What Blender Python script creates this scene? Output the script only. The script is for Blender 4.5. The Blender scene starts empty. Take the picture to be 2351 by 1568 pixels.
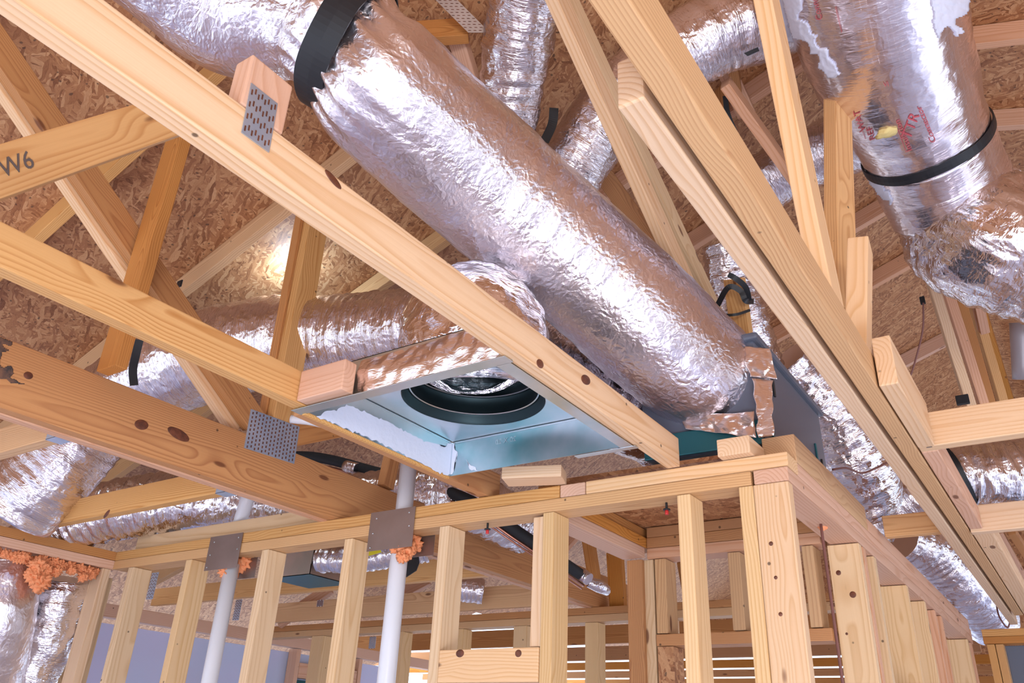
import bpy, bmesh, math, random
from mathutils import Vector, Matrix, noise
random.seed(7)
C = bpy.context.scene.collection
SC = bpy.context.scene
H = 1.715                      # camera height above the slab; measurements below are taken from the eye
# ---------------------------------------------------------------- camera
ROT = Matrix(((0.830312, 0.219874, 0.512091), (0.55565, -0.397252, -0.730373), (0.042839, 0.89098, -0.452016)))
FPX, CX, CY = 1870.0, 1175.5, 784.0
cam_d = bpy.data.cameras.new('camera'); cam = bpy.data.objects.new('camera', cam_d); C.objects.link(cam)
cam.matrix_world = Matrix.Translation((0, 0, H)) @ ROT.to_4x4()
cam_d.sensor_width = 36.0; cam_d.lens = 36.0 * FPX / 2351.0; cam_d.clip_start = 0.02; cam_d.clip_end = 300
SC.camera = cam
SC.view_settings.view_transform = 'Standard'; SC.view_settings.look = 'None'
SC.view_settings.gamma = 1.0; SC.view_settings.use_curve_mapping = False
SC.view_settings.exposure = 0.25
SC.cycles.use_denoising = True; SC.cycles.max_bounces = 6; SC.cycles.diffuse_bounces = 3; SC.cycles.glossy_bounces = 3
SC.cycles.use_adaptive_sampling = True; SC.cycles.adaptive_threshold = 0.07; SC.cycles.time_limit = 1150
SC.cycles.sample_clamp_indirect = 6.0
# ---------------------------------------------------------------- world, daylight and added fill lights
W = bpy.data.worlds.new('sky'); SC.world = W; W.use_nodes = True
bg = W.node_tree.nodes['Background']; bg.inputs[0].default_value = (0.62, 0.78, 1.0, 1); bg.inputs[1].default_value = 2.6
def area(name, loc, target, sx, sy, power, color):
    L = bpy.data.lights.new(name, 'AREA'); L.shape = 'RECTANGLE'; L.size = sx; L.size_y = sy; L.energy = power; L.color = color
    o = bpy.data.objects.new(name, L); C.objects.link(o); o.location = (loc[0], loc[1], loc[2] + H)
    d = Vector((target[0], target[1], target[2] + H)) - o.location
    o.rotation_euler = d.to_track_quat('-Z', 'Y').to_euler(); return o
area('fill_light_back', (2.2, -2.6, 0.2), (-1.2, 1.8, 1.0), 1.2, 0.8, 50, (1.0, 0.95, 0.90))  # added fill behind the camera, brightens the wood faces
area('fill_light_low', (0.6, -0.7, -1.45), (-0.9, 1.4, 1.0), 1.1, 1.1, 48, (0.93, 0.93, 1.0))  # added fill from below, lifts board undersides and the lower duct
sun = bpy.data.lights.new('sun', 'SUN'); sun.energy = 3.5; sun.angle = 0.02; sun.color = (1, 0.95, 0.88)
so = bpy.data.objects.new('sun', sun); C.objects.link(so); so.rotation_euler = (math.radians(38), 0, math.radians(25))

# ---------------------------------------------------------------- rays: photo measurement -> point on a known plane
def ray(px, py): return ROT @ Vector((px - CX, -(py - CY), -FPX))
def PX(px, py, x): v = ray(px, py); return v * (x / v.x)
def PY(px, py, y): v = ray(px, py); return v * (y / v.y)
def PZ(px, py, z): v = ray(px, py); return v * (z / v.z)
def PD(px, py, d): return ray(px, py) * (d / FPX)
RT, RX, RZ = 0.36, -5.4, 0.85       # roof: z = RZ + RT (x - RX)
def roofz(x): return RZ + RT * (x - RX)
def PR(px, py):
    v = ray(px, py); return v * ((RZ - RT * RX) / (v.z - RT * v.x))
def P(s):                            # ('x', px, py, value)
    return {'x': PX, 'y': PY, 'z': PZ, 'd': PD}[s[0]](*s[1:])

# ---------------------------------------------------------------- materials
def newmat(name):
    m = bpy.data.materials.new(name); m.use_nodes = True
    nt = m.node_tree; b = nt.nodes['Principled BSDF']; return m, nt, b
def N(nt, t, **kw):
    n = nt.nodes.new(t)
    for k, v in kw.items():
        if k.startswith('i_'):
            key = k[2:]; key = int(key) if key.isdigit() else key.replace('_', ' ')
            n.inputs[key].default_value = v
        else: setattr(n, k, v)
    return n
def math_n(nt, op, a, b=None, c=None):
    n = nt.nodes.new('ShaderNodeMath'); n.operation = op
    for i, v in enumerate((a, b, c)):
        if v is None: continue
        if isinstance(v, (int, float)): n.inputs[i].default_value = v
        else: nt.links.new(v, n.inputs[i])
    return n.outputs[0]
def ramp(nt, fac, stops, interp='LINEAR'):
    n = nt.nodes.new('ShaderNodeValToRGB'); n.color_ramp.interpolation = interp
    e = n.color_ramp.elements
    while len(e) < len(stops): e.new(0.5)
    for q, (p, c) in zip(e, stops): q.position = p; q.color = (*c, 1) if len(c) == 3 else c
    nt.links.new(fac, n.inputs[0]); return n.outputs[0]
def mix(nt, fac, a, b, mode='MIX'):
    n = nt.nodes.new('ShaderNodeMix'); n.data_type = 'RGBA'; n.blend_type = mode
    for s, v in ((n.inputs[0], fac), (n.inputs[6], a), (n.inputs[7], b)):
        if isinstance(v, (int, float)): s.default_value = v
        elif isinstance(v, tuple): s.default_value = (*v, 1)
        else: nt.links.new(v, s)
    return n.outputs[2]

def wood(name, pale, late, knotc=(0.16, 0.05, 0.02), ring=150.0, vary=0.12):
    m, nt, b = newmat(name); L = nt.links.new
    tc = N(nt, 'ShaderNodeTexCoord'); oi = N(nt, 'ShaderNodeObjectInfo')
    rnd = oi.outputs['Random']
    off = N(nt, 'ShaderNodeCombineXYZ'); L(math_n(nt, 'MULTIPLY', rnd, 37.0), off.inputs[0])
    L(math_n(nt, 'MULTIPLY', rnd, 11.0), off.inputs[1])
    add = N(nt, 'ShaderNodeVectorMath', operation='ADD'); L(tc.outputs['Object'], add.inputs[0]); L(off.outputs[0], add.inputs[1])
    # knots
    kv = N(nt, 'ShaderNodeVectorMath', operation='MULTIPLY'); L(add.outputs[0], kv.inputs[0]); kv.inputs[1].default_value = (3.0, 9, 9)
    vo = N(nt, 'ShaderNodeTexVoronoi', feature='F1'); vo.inputs['Scale'].default_value = 1.0; L(kv.outputs[0], vo.inputs['Vector'])
    kd = vo.outputs['Distance']
    near = N(nt, 'ShaderNodeMapRange', interpolation_type='SMOOTHSTEP'); L(kd, near.inputs[0])
    near.inputs[1].default_value = 0.42; near.inputs[2].default_value = 0.05; near.inputs[3].default_value = 0; near.inputs[4].default_value = 1
    # warp
    wv = N(nt, 'ShaderNodeVectorMath', operation='MULTIPLY'); L(add.outputs[0], wv.inputs[0]); wv.inputs[1].default_value = (1.3, 6, 6)
    no = N(nt, 'ShaderNodeTexNoise'); no.inputs['Scale'].default_value = 1.0; no.inputs['Detail'].default_value = 2.0; L(wv.outputs[0], no.inputs['Vector'])
    sx = N(nt, 'ShaderNodeSeparateXYZ'); L(tc.outputs['Object'], sx.inputs[0])
    cy = math_n(nt, 'ADD', sx.outputs[1], math_n(nt, 'MULTIPLY_ADD', rnd, 0.05, 0.025))
    fr = math_n(nt, 'FRACT', math_n(nt, 'MULTIPLY', rnd, 7.31))
    cz = math_n(nt, 'ADD', sx.outputs[2], math_n(nt, 'MULTIPLY_ADD', fr, 0.10, -0.05))
    cz = math_n(nt, 'ADD', cz, math_n(nt, 'MULTIPLY', sx.outputs[0], 0.012))
    r = math_n(nt, 'SQRT', math_n(nt, 'ADD', math_n(nt, 'MULTIPLY', cy, cy), math_n(nt, 'MULTIPLY', cz, cz)))
    r = math_n(nt, 'ADD', r, math_n(nt, 'MULTIPLY', no.outputs[0], 0.035))
    r = math_n(nt, 'ADD', r, math_n(nt, 'MULTIPLY', near.outputs[0], 0.012))
    ph = math_n(nt, 'FRACT', math_n(nt, 'MULTIPLY', r, ring))
    g = ramp(nt, ph, [(0.0, (0, 0, 0)), (0.45, (0.12, 0.12, 0.12)), (0.86, (1, 1, 1)), (1.0, (0, 0, 0))])
    # fine fibres + broad tone
    fv = N(nt, 'ShaderNodeVectorMath', operation='MULTIPLY'); L(add.outputs[0], fv.inputs[0]); fv.inputs[1].default_value = (4, 260, 260)
    fn = N(nt, 'ShaderNodeTexNoise'); fn.inputs['Scale'].default_value = 1.0; fn.inputs['Detail'].default_value = 2.0; L(fv.outputs[0], fn.inputs['Vector'])
    bn = N(nt, 'ShaderNodeTexNoise'); bn.inputs['Scale'].default_value = 2.0; bn.inputs['Detail'].default_value = 3.0; L(add.outputs[0], bn.inputs['Vector'])
    gf = math_n(nt, 'MULTIPLY', g, math_n(nt, 'MULTIPLY_ADD', bn.outputs[0], 1.1, 0.1))
    gf = math_n(nt, 'MULTIPLY', gf, 0.8)
    col = mix(nt, gf, pale, late)
    col = mix(nt, math_n(nt, 'MULTIPLY', fn.outputs[0], 0.22), col, late)
    hs = N(nt, 'ShaderNodeHueSaturation'); L(col, hs.inputs['Color'])
    fr2 = math_n(nt, 'FRACT', math_n(nt, 'MULTIPLY', rnd, 3.7))
    L(math_n(nt, 'MULTIPLY_ADD', fr2, 2 * vary, 1 - vary), hs.inputs['Value'])
    L(math_n(nt, 'MULTIPLY_ADD', fr, 0.2, 0.9), hs.inputs['Saturation'])
    core = N(nt, 'ShaderNodeMapRange', interpolation_type='SMOOTHSTEP'); L(kd, core.inputs[0])
    core.inputs[1].default_value = 0.10; core.inputs[2].default_value = 0.06; core.inputs[3].default_value = 0; core.inputs[4].default_value = 0.85
    col = mix(nt, core.outputs[0], hs.outputs[0], knotc)
    # nail marks and pitch specks
    v2 = N(nt, 'ShaderNodeTexVoronoi', feature='F1'); v2.inputs['Scale'].default_value = 11.0; L(add.outputs[0], v2.inputs['Vector'])
    sp = N(nt, 'ShaderNodeMapRange'); L(v2.outputs['Distance'], sp.inputs[0])
    sp.inputs[1].default_value = 0.06; sp.inputs[2].default_value = 0.035; sp.inputs[3].default_value = 0; sp.inputs[4].default_value = 0.8
    col = mix(nt, sp.outputs[0], col, (0.07, 0.035, 0.02))
    L(col, b.inputs['Base Color']); b.inputs['Roughness'].default_value = 0.62
    b.inputs['Specular IOR Level'].default_value = 0.3
    bp = N(nt, 'ShaderNodeBump'); bp.inputs['Strength'].default_value = 0.25; bp.inputs['Distance'].default_value = 0.001
    L(math_n(nt, 'ADD', g, fn.outputs[0]), bp.inputs['Height']); L(bp.outputs[0], b.inputs['Normal'])
    return m
M = {}
M['pale'] = wood('pine_pale', (0.84, 0.58, 0.36), (0.64, 0.33, 0.13), ring=120, vary=0.07)
M['honey'] = wood('pine_honey', (0.77, 0.46, 0.21), (0.46, 0.18, 0.05), ring=170)
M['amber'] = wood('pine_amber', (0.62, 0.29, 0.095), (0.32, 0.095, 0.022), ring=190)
M['stud'] = wood('pine_stud', (0.83, 0.58, 0.33), (0.62, 0.34, 0.13), ring=110, vary=0.08)
M['rosy'] = wood('pine_rosy', (0.76, 0.46, 0.31), (0.56, 0.25, 0.12), ring=110, vary=0.07)

def osb_mat():
    m, nt, b = newmat('strand_board'); L = nt.links.new
    tc = N(nt, 'ShaderNodeTexCoord')
    wob = N(nt, 'ShaderNodeTexNoise'); wob.inputs['Scale'].default_value = 9; L(tc.outputs['Object'], wob.inputs['Vector'])
    wv = N(nt, 'ShaderNodeVectorMath', operation='MULTIPLY_ADD'); L(wob.outputs[1], wv.inputs[0])
    wv.inputs[1].default_value = (0.06, 0.06, 0.06); L(tc.outputs['Object'], wv.inputs[2])
    outs = []
    for k, (ang, sc) in enumerate(((0.35, (16, 95, 40)), (1.3, (18, 100, 40)), (2.3, (20, 85, 40)))):
        mp = N(nt, 'ShaderNodeMapping'); mp.inputs['Rotation'].default_value = (0, 0, ang); L(wv.outputs[0], mp.inputs['Vector'])
        mp2 = N(nt, 'ShaderNodeMapping'); mp2.inputs['Scale'].default_value = sc; mp2.inputs['Location'].default_value = (k * 3.3, k, k); L(mp.outputs[0], mp2.inputs['Vector'])
        v = N(nt, 'ShaderNodeTexVoronoi', feature='F1'); v.inputs['Scale'].default_value = 1.0; L(mp2.outputs[0], v.inputs['Vector'])
        s = N(nt, 'ShaderNodeSeparateColor'); L(v.outputs['Color'], s.inputs[0])
        f = N(nt, 'ShaderNodeTexNoise'); f.inputs['Scale'].default_value = 6.0; f.inputs['Detail'].default_value = 4; L(mp2.outputs[0], f.inputs['Vector'])
        outs.append((s.outputs[0], s.outputs[1], f.outputs[0]))
    m1 = N(nt, 'ShaderNodeTexNoise'); m1.inputs['Scale'].default_value = 34; m1.inputs['Detail'].default_value = 1; L(wv.outputs[0], m1.inputs['Vector'])
    s1 = math_n(nt, 'GREATER_THAN', m1.outputs[0], 0.52); s0 = math_n(nt, 'GREATER_THAN', outs[0][1], 0.55)
    def mf(f, a, bb):
        return math_n(nt, 'ADD', math_n(nt, 'MULTIPLY', bb, f), math_n(nt, 'MULTIPLY', a, math_n(nt, 'SUBTRACT', 1.0, f)))
    val = mf(s0, mf(s1, outs[1][0], outs[2][0]), outs[0][0])
    fib = mf(s0, mf(s1, outs[1][2], outs[2][2]), outs[0][2])
    t = math_n(nt, 'ADD', math_n(nt, 'MULTIPLY', val, 0.55), math_n(nt, 'MULTIPLY', fib, 0.5))
    col = ramp(nt, t, [(0.15, (0.16, 0.055, 0.02)), (0.36, (0.37, 0.15, 0.06)), (0.60, (0.50, 0.235, 0.10)), (0.9, (0.70, 0.40, 0.20))])
    vs = N(nt, 'ShaderNodeTexVoronoi', feature='F1'); vs.inputs['Scale'].default_value = 26; vs.inputs['Randomness'].default_value = 1; L(wv.outputs[0], vs.inputs['Vector'])
    dk = math_n(nt, 'MULTIPLY', math_n(nt, 'LESS_THAN', vs.outputs['Distance'], 0.13), 0.75)
    col = mix(nt, dk, col, (0.10, 0.05, 0.03))
    L(col, b.inputs['Base Color']); b.inputs['Roughness'].default_value = 0.55
    bp = N(nt, 'ShaderNodeBump'); bp.inputs['Strength'].default_value = 0.4; bp.inputs['Distance'].default_value = 0.002
    L(t, bp.inputs['Height']); L(bp.outputs[0], b.inputs['Normal'])
    return m
M['osb'] = osb_mat()

def foil(name, base, rough, s_big, s_small, bump, grid=False, grain=(30, 90)):
    m, nt, b = newmat(name); L = nt.links.new
    uv = N(nt, 'ShaderNodeUVMap'); uv.uv_map = 'uv'
    mp = N(nt, 'ShaderNodeVectorMath', operation='MULTIPLY'); L(uv.outputs[0], mp.inputs[0]); mp.inputs[1].default_value = (grain[0], grain[1], 1)
    n1 = N(nt, 'ShaderNodeTexNoise'); n1.inputs['Scale'].default_value = 1.0; n1.inputs['Detail'].default_value = 3; n1.inputs['Distortion'].default_value = 1.2
    L(mp.outputs[0], n1.inputs['Vector'])
    # dihedral creases: distorted voronoi cells with random facets
    n0 = N(nt, 'ShaderNodeTexNoise'); n0.inputs['Scale'].default_value = 14; L(uv.outputs[0], n0.inputs['Vector'])
    dv = N(nt, 'ShaderNodeVectorMath', operation='MULTIPLY_ADD'); L(n0.outputs[1], dv.inputs[0]); dv.inputs[1].default_value = (0.05, 0.05, 0); L(uv.outputs[0], dv.inputs[2])
    v1 = N(nt, 'ShaderNodeTexVoronoi', feature='DISTANCE_TO_EDGE'); v1.inputs['Scale'].default_value = s_big; L(dv.outputs[0], v1.inputs['Vector'])
    v2 = N(nt, 'ShaderNodeTexVoronoi', feature='F1'); v2.inputs['Scale'].default_value = s_small; L(dv.outputs[0], v2.inputs['Vector'])
    h = math_n(nt, 'ADD', math_n(nt, 'MULTIPLY', n1.outputs[0], 1.0), math_n(nt, 'MULTIPLY', v1.outputs['Distance'], 0.9))
    h = math_n(nt, 'ADD', h, math_n(nt, 'MULTIPLY', v2.outputs['Distance'], 0.45))
    if grid:
        sx = N(nt, 'ShaderNodeSeparateXYZ'); L(uv.outputs[0], sx.inputs[0])
        for ax, sp in ((0, 60.0), (1, 60.0)):
            fr = math_n(nt, 'FRACT', math_n(nt, 'MULTIPLY', sx.outputs[ax], sp))
            ln = math_n(nt, 'LESS_THAN', fr, 0.14)
            h = math_n(nt, 'ADD', h, math_n(nt, 'MULTIPLY', ln, 0.45))
    bp = N(nt, 'ShaderNodeBump'); bp.inputs['Strength'].default_value = bump; bp.inputs['Distance'].default_value = 0.006
    L(h, bp.inputs['Height']); L(bp.outputs[0], b.inputs['Normal'])
    b.inputs['Base Color'].default_value = (*base, 1); b.inputs['Metallic'].default_value = 1.0; b.inputs['Roughness'].default_value = rough
    return m
M['foil_soft'] = foil('foil_soft', (0.84, 0.80, 0.86), 0.30, 34, 75, 0.42, grain=(50, 40))
M['foil'] = foil('foil_crinkled', (0.84, 0.80, 0.85), 0.19, 26, 60, 0.6, grain=(150, 22))
M['foil_hard'] = foil('foil_crushed', (0.86, 0.83, 0.87), 0.15, 18, 50, 0.75, grain=(110, 22))
M['foil_grid'] = foil('foil_scrim', (0.84, 0.78, 0.82), 0.23, 12, 40, 0.32, grid=True, grain=(70, 14))
M['foil_tape'] = foil('foil_tape', (0.88, 0.78, 0.75), 0.28, 20, 50, 0.35)

def plain(name, col, rough=0.5, metal=0.0, bumpscale=0, bump=0.2, spec=0.5, blot=None):
    m, nt, b = newmat(name); L = nt.links.new
    b.inputs['Base Color'].default_value = (*col, 1); b.inputs['Roughness'].default_value = rough
    b.inputs['Metallic'].default_value = metal; b.inputs['Specular IOR Level'].default_value = spec
    tc = N(nt, 'ShaderNodeTexCoord')
    if blot:
        n = N(nt, 'ShaderNodeTexNoise'); n.inputs['Scale'].default_value = blot[1]; n.inputs['Detail'].default_value = 4; L(tc.outputs['Object'], n.inputs['Vector'])
        L(ramp(nt, n.outputs[0], [(0.35, col), (0.65, blot[0])]), b.inputs['Base Color'])
    if bumpscale:
        n = N(nt, 'ShaderNodeTexNoise'); n.inputs['Scale'].default_value = bumpscale; n.inputs['Detail'].default_value = 4; L(tc.outputs['Object'], n.inputs['Vector'])
        bp = N(nt, 'ShaderNodeBump'); bp.inputs['Strength'].default_value = bump; bp.inputs['Distance'].default_value = 0.004
        L(n.outputs[0], bp.inputs['Height']); L(bp.outputs[0], b.inputs['Normal'])
    return m
M['black'] = plain('black_strap_plastic', (0.012, 0.014, 0.018), 0.45)
M['rubber'] = plain('black_rubber_foam', (0.015, 0.018, 0.022), 0.7)
M['bluerubber'] = plain('blue_black_foam', (0.02, 0.12, 0.20), 0.6)
M['galv'] = plain('galvanised_steel', (0.55, 0.66, 0.70), 0.34, 1.0, 60, 0.08, blot=((0.70, 0.74, 0.78), 7))
M['galv_teal'] = plain('galvanised_teal', (0.20, 0.46, 0.50), 0.36, 0.85, 30, 0.1, blot=((0.62, 0.68, 0.74), 5))
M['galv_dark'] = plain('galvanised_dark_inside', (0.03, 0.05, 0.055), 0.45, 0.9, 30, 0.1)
M['plate'] = plain('nail_plate_steel', (0.48, 0.60, 0.78), 0.45, 0.8, 25, 0.1, blot=((0.70, 0.78, 0.90), 9))
M['platebrown'] = plain('stud_guard_steel', (0.30, 0.23, 0.20), 0.42, 0.8, 20, 0.08, blot=((0.38, 0.30, 0.27), 5))
M['tub'] = plain('grey_blue_plastic', (0.12, 0.14, 0.19), 0.38, 0.0, 40, 0.05)
M['tubteal'] = plain('teal_dark_metal', (0.03, 0.16, 0.20), 0.4, 0.5)
M['mastic'] = plain('mastic_white', (0.72, 0.74, 0.86), 0.6, 0, 45, 0.5)
M['pvc'] = plain('white_plastic_pipe', (0.80, 0.81, 0.86), 0.3)
M['foam'] = plain('orange_foam', (0.90, 0.33, 0.14), 0.7, 0, 60, 0.5)
M['copper'] = plain('copper_tube', (0.55, 0.26, 0.18), 0.3, 0.9)
M['wire'] = plain('brown_wire', (0.20, 0.075, 0.06), 0.5)
M['red'] = plain('red_plastic', (0.6, 0.03, 0.03), 0.4)
M['redink'] = plain('red_ink', (0.55, 0.10, 0.12), 0.6)
M['pencil'] = plain('pencil_mark', (0.13, 0.10, 0.09), 0.7)
M['knot'] = plain('knot_wood', (0.20, 0.06, 0.025), 0.5, 0, 90, 0.5, blot=((0.10, 0.03, 0.015), 45))
M['stain'] = plain('black_stain', (0.05, 0.04, 0.04), 0.7, blot=((0.20, 0.10, 0.06), 60))
M['panel'] = plain('lilac_wall_panel', (0.64, 0.63, 0.88), 0.5, 0, 5, 0.05, blot=((0.56, 0.64, 0.86), 1.2))
M['teal'] = plain('teal_glass', (0.01, 0.10, 0.12), 0.15)
M['yellow'] = plain('yellow_sticker', (0.85, 0.75, 0.03), 0.5)
M['slab'] = plain('concrete_slab', (0.64, 0.65, 0.80), 0.6, 0, 8, 0.2, blot=((0.72, 0.72, 0.86), 1.5))
M['ground'] = plain('pale_dirt', (0.62, 0.60, 0.60), 0.9, 0, 3, 0.4, blot=((0.52, 0.50, 0.50), 0.6))
M['white'] = plain('white_painted', (0.85, 0.85, 0.88), 0.5)
M['yellowwool'] = plain('yellow_wool', (0.75, 0.6, 0.25), 0.9, 0, 60, 0.8)
M['pipegrey'] = plain('grey_flue', (0.45, 0.42, 0.45), 0.4, 0.3)

# ---------------------------------------------------------------- object helpers
def V(p): return Vector((p[0], p[1], p[2] + H))
def link(name, me, mat, parent=None):
    o = bpy.data.objects.new(name, me); C.objects.link(o)
    mats = mat if isinstance(mat, (list, tuple)) else [mat]
    for k in mats: me.materials.append(M[k])
    if parent:
        o.parent = parent; o.matrix_parent_inverse = parent.matrix_world.inverted()
    return o
def tag(o, label, cat, group=None, kind=None):
    o['label'] = label
    if cat: o['category'] = cat
    if group: o['group'] = group
    if kind: o['kind'] = kind
    return o
def frame(A, B, n):
    x = (B - A).normalized(); y = (n - x * n.dot(x)).normalized(); z = x.cross(y)
    m = Matrix((x, y, z)).transposed().to_4x4(); m.translation = (A + B) / 2; return m
def box_bm(bm, sx, sy, sz, c=(0, 0, 0), bev=0.0, mi=0, mat=None):
    r = bmesh.ops.create_cube(bm, size=1.0)
    vs = r['verts']
    for v in vs: v.co = Vector((v.co.x * sx + c[0], v.co.y * sy + c[1], v.co.z * sz + c[2]))
    fs = list({f for v in vs for f in v.link_faces})
    for f in fs: f.material_index = mi
    if bev:
        es = list({e for v in vs for e in v.link_edges})
        rr = bmesh.ops.bevel(bm, geom=es, offset=bev, segments=2, affect='EDGES', profile=0.6)
        vs = list({v for f in rr['faces'] for v in f.verts} | {v for v in vs if v.is_valid})
    if mat is not None:
        seen = set()
        for v in vs:
            if v.is_valid and v not in seen: v.co = mat @ v.co; seen.add(v)
    return vs
def finish(bm, name):
    me = bpy.data.meshes.new(name); bm.normal_update(); bm.to_mesh(me); bm.free(); return me
def lumber(name, label, A, B, w=0.089, t=0.038, n=Vector((1, 0, 0)), mat='honey', cat='timber', group=None, parent=None, bev=0.003):
    """board from A to B (section centres, eye-relative); t along n, w across"""
    A = V(A); B = V(B); m = frame(A, B, n); Lg = (B - A).length
    bm = bmesh.new(); box_bm(bm, Lg, t, w, bev=bev); me = finish(bm, name)
    o = link(name, me, mat); o.matrix_world = m
    if label: tag(o, label, cat, group)
    if parent: o.parent = parent; o.matrix_parent_inverse = parent.matrix_world.inverted()
    return o
def boxd(name, label, x0, x1, y0, y1, z0, z1, mat='honey', cat='timber', group=None, parent=None, bev=0.003, axis=None):
    """axis aligned board, grain along its longest side"""
    d = (x1 - x0, y1 - y0, z1 - z0); a = axis if axis is not None else d.index(max(d))
    c = Vector(((x0 + x1) / 2, (y0 + y1) / 2, (z0 + z1) / 2)); e = Vector((0, 0, 0)); e[a] = d[a] / 2
    oth = [i for i in (0, 1, 2) if i != a]; small = min(oth, key=lambda i: d[i]); wide = [i for i in oth if i != small][0]
    n = Vector((0, 0, 0)); n[small] = 1
    return lumber(name, label, c - e, c + e, d[wide], d[small], n, mat, cat, group, parent, bev)
def truss(name, label, x, p1, p2, w=0.089, t=0.038, mat='honey', side=None, group=None, ext=(0, 0), dz=0):
    """member lying in the truss plane; p1,p2 on its face centre line at plane x (face towards +x)"""
    A = PX(p1[0], p1[1], x); B = PX(p2[0], p2[1], x); d = (B - A).normalized()
    A = A - d * ext[0]; B = B + d * ext[1]
    s = -t / 2; A = A + Vector((s, 0, dz)); B = B + Vector((s, 0, dz))
    return lumber(name, label, A, B, w, t, Vector((1, 0, 0)), mat, 'timber', group)
def catmull(pts, n):
    out = []
    P_ = [pts[0] * 2 - pts[1]] + pts + [pts[-1] * 2 - pts[-2]]
    for i in range(1, len(P_) - 2):
        for k in range(n):
            t = k / n; a, b, c, d = P_[i - 1:i + 3]
            out.append(0.5 * ((2 * b) + (c - a) * t + (2 * a - 5 * b + 4 * c - d) * t * t + (3 * b - a - 3 * c + d) * t ** 3))
    out.append(P_[-2]); return out
def sweep_mesh(name, path, radf, nseg, disp=None, caps=True, closed_uv=True):
    """path: list of Vectors (world); radf(s,total)->radius; disp(s,ang,p)->offset along normal"""
    bm = bmesh.new(); uvl = bm.loops.layers.uv.new('uv')
    T = [(path[min(i + 1, len(path) - 1)] - path[max(i - 1, 0)]).normalized() for i in range(len(path))]
    u = T[0].orthogonal().normalized(); s = 0; rings = []; S = []
    tot = sum((path[i + 1] - path[i]).length for i in range(len(path) - 1))
    for i, p in enumerate(path):
        if i: s += (p - path[i - 1]).length; u = (u - T[i] * u.dot(T[i])).normalized()
        w = T[i].cross(u); ring = []
        for k in range(nseg):
            a = 2 * math.pi * k / nseg; n = u * math.cos(a) + w * math.sin(a)
            r = radf(s, tot); q = p + n * r
            if disp: q = q + n * disp(s, a, q)
            ring.append(bm.verts.new(q))
        rings.append(ring); S.append(s)
    R0 = radf(tot / 2, tot)
    for i in range(len(rings) - 1):
        for k in range(nseg):
            k2 = (k + 1) % nseg
            f = bm.faces.new((rings[i][k], rings[i][k2], rings[i + 1][k2], rings[i + 1][k])); f.smooth = True
            uu = (k / nseg * 2 * math.pi * R0, (k + 1) / nseg * 2 * math.pi * R0)
            for lp, c in zip(f.loops, ((S[i], uu[0]), (S[i], uu[1]), (S[i + 1], uu[1]), (S[i + 1], uu[0]))): lp[uvl].uv = c
    if caps:
        for rr, rev in ((rings[0], True), (rings[-1], False)):
            try: bm.faces.new(list(reversed(rr)) if rev else rr)
            except ValueError: pass
    bmesh.ops.recalc_face_normals(bm, faces=bm.faces)
    return finish(bm, name)
def ridged(p): return 1 - abs(noise.noise(p)) * 2
def duct(name, label, spec, mat='foil', amp=0.006, rings=0.004, pitch=0.045, seed=0, step=0.009, nseg=96, group=None, cat='duct', parent=None, gath=(), lum=0.0, caps=True):
    """spec: list of (point spec, radius). gath: list of (fraction, width m, depth) local gathers"""
    ctr = [V(P(q)) if isinstance(q, tuple) and isinstance(q[0], str) else V(q) for q, r in spec]; rr = [r for q, r in spec]
    Lg = sum((ctr[i + 1] - ctr[i]).length for i in range(len(ctr) - 1)); n = max(6, int(Lg / step / max(1, len(ctr) - 1)))
    path = catmull(ctr, n); fr = [i * n for i in range(len(ctr))]; cum = [0]
    for i in range(len(path) - 1): cum.append(cum[-1] + (path[i + 1] - path[i]).length)
    ks = [cum[i] for i in fr]
    def radf(s, tot):
        for j in range(len(ks) - 1):
            if s <= ks[j + 1] + 1e-9:
                t = (s - ks[j]) / (ks[j + 1] - ks[j]); t = t * t * (3 - 2 * t); r = rr[j] + (rr[j + 1] - rr[j]) * t; break
        else: r = rr[-1]
        for g in gath:
            q = (s - g[0] * tot) / g[1]; r *= 1 - g[2] * math.exp(-q * q)
        return r
    R0 = sum(rr) / len(rr); o3 = Vector((seed * 13.7, seed * 5.1, seed * 2.3)); total = cum[-1]
    def disp(s, a, q):
        c3 = Vector((math.cos(a), math.sin(a), 0)) * R0
        p = Vector((c3.x, c3.y, s)) + o3
        d = amp * (ridged(Vector((p.x * 5, p.y * 5, p.z * 14))) - 0.6) + 0.5 * amp * noise.noise(p * 28)
        d += lum * noise.noise(Vector((p.x * 3, p.y * 3, p.z * 3)))
        if rings:
            w = noise.noise(p * 3) * 5.0 + noise.noise(p * 9) * 1.2
            d += rings * math.sin(2 * math.pi * s / pitch + w * 2) * (0.35 + 0.9 * abs(noise.noise(p * 6 + Vector((7, 7, 7)))))
            d += rings * 0.8 * noise.noise(Vector((p.x * 5, p.y * 5, p.z * 60)))
        for g in gath:                                           # pleats running into a tie
            k = math.exp(-abs(s - g[0] * total) / (g[1] * 1.6)); d += k * 0.018 * math.sin(a * 15 + 3 * noise.noise(p * 6)) * (0.4 + abs(noise.noise(p * 5)))
        return d
    me = sweep_mesh(name, path, radf, nseg, disp, caps)
    o = link(name, me, mat, parent)
    if label: tag(o, label, cat, group)
    o['_'] = 0; del o['_']
    return o, path, radf
def tube(name, pts, r, mat, label=None, cat=None, parent=None, nseg=14, n=8, group=None):
    path = catmull([V(p) for p in pts], n) if len(pts) > 2 else [V(pts[0]).lerp(V(pts[1]), k / 4) for k in range(5)]
    me = sweep_mesh(name, path, lambda s, t: r, nseg)
    o = link(name, me, mat, parent)
    if label: tag(o, label, cat, group)
    return o
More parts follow.
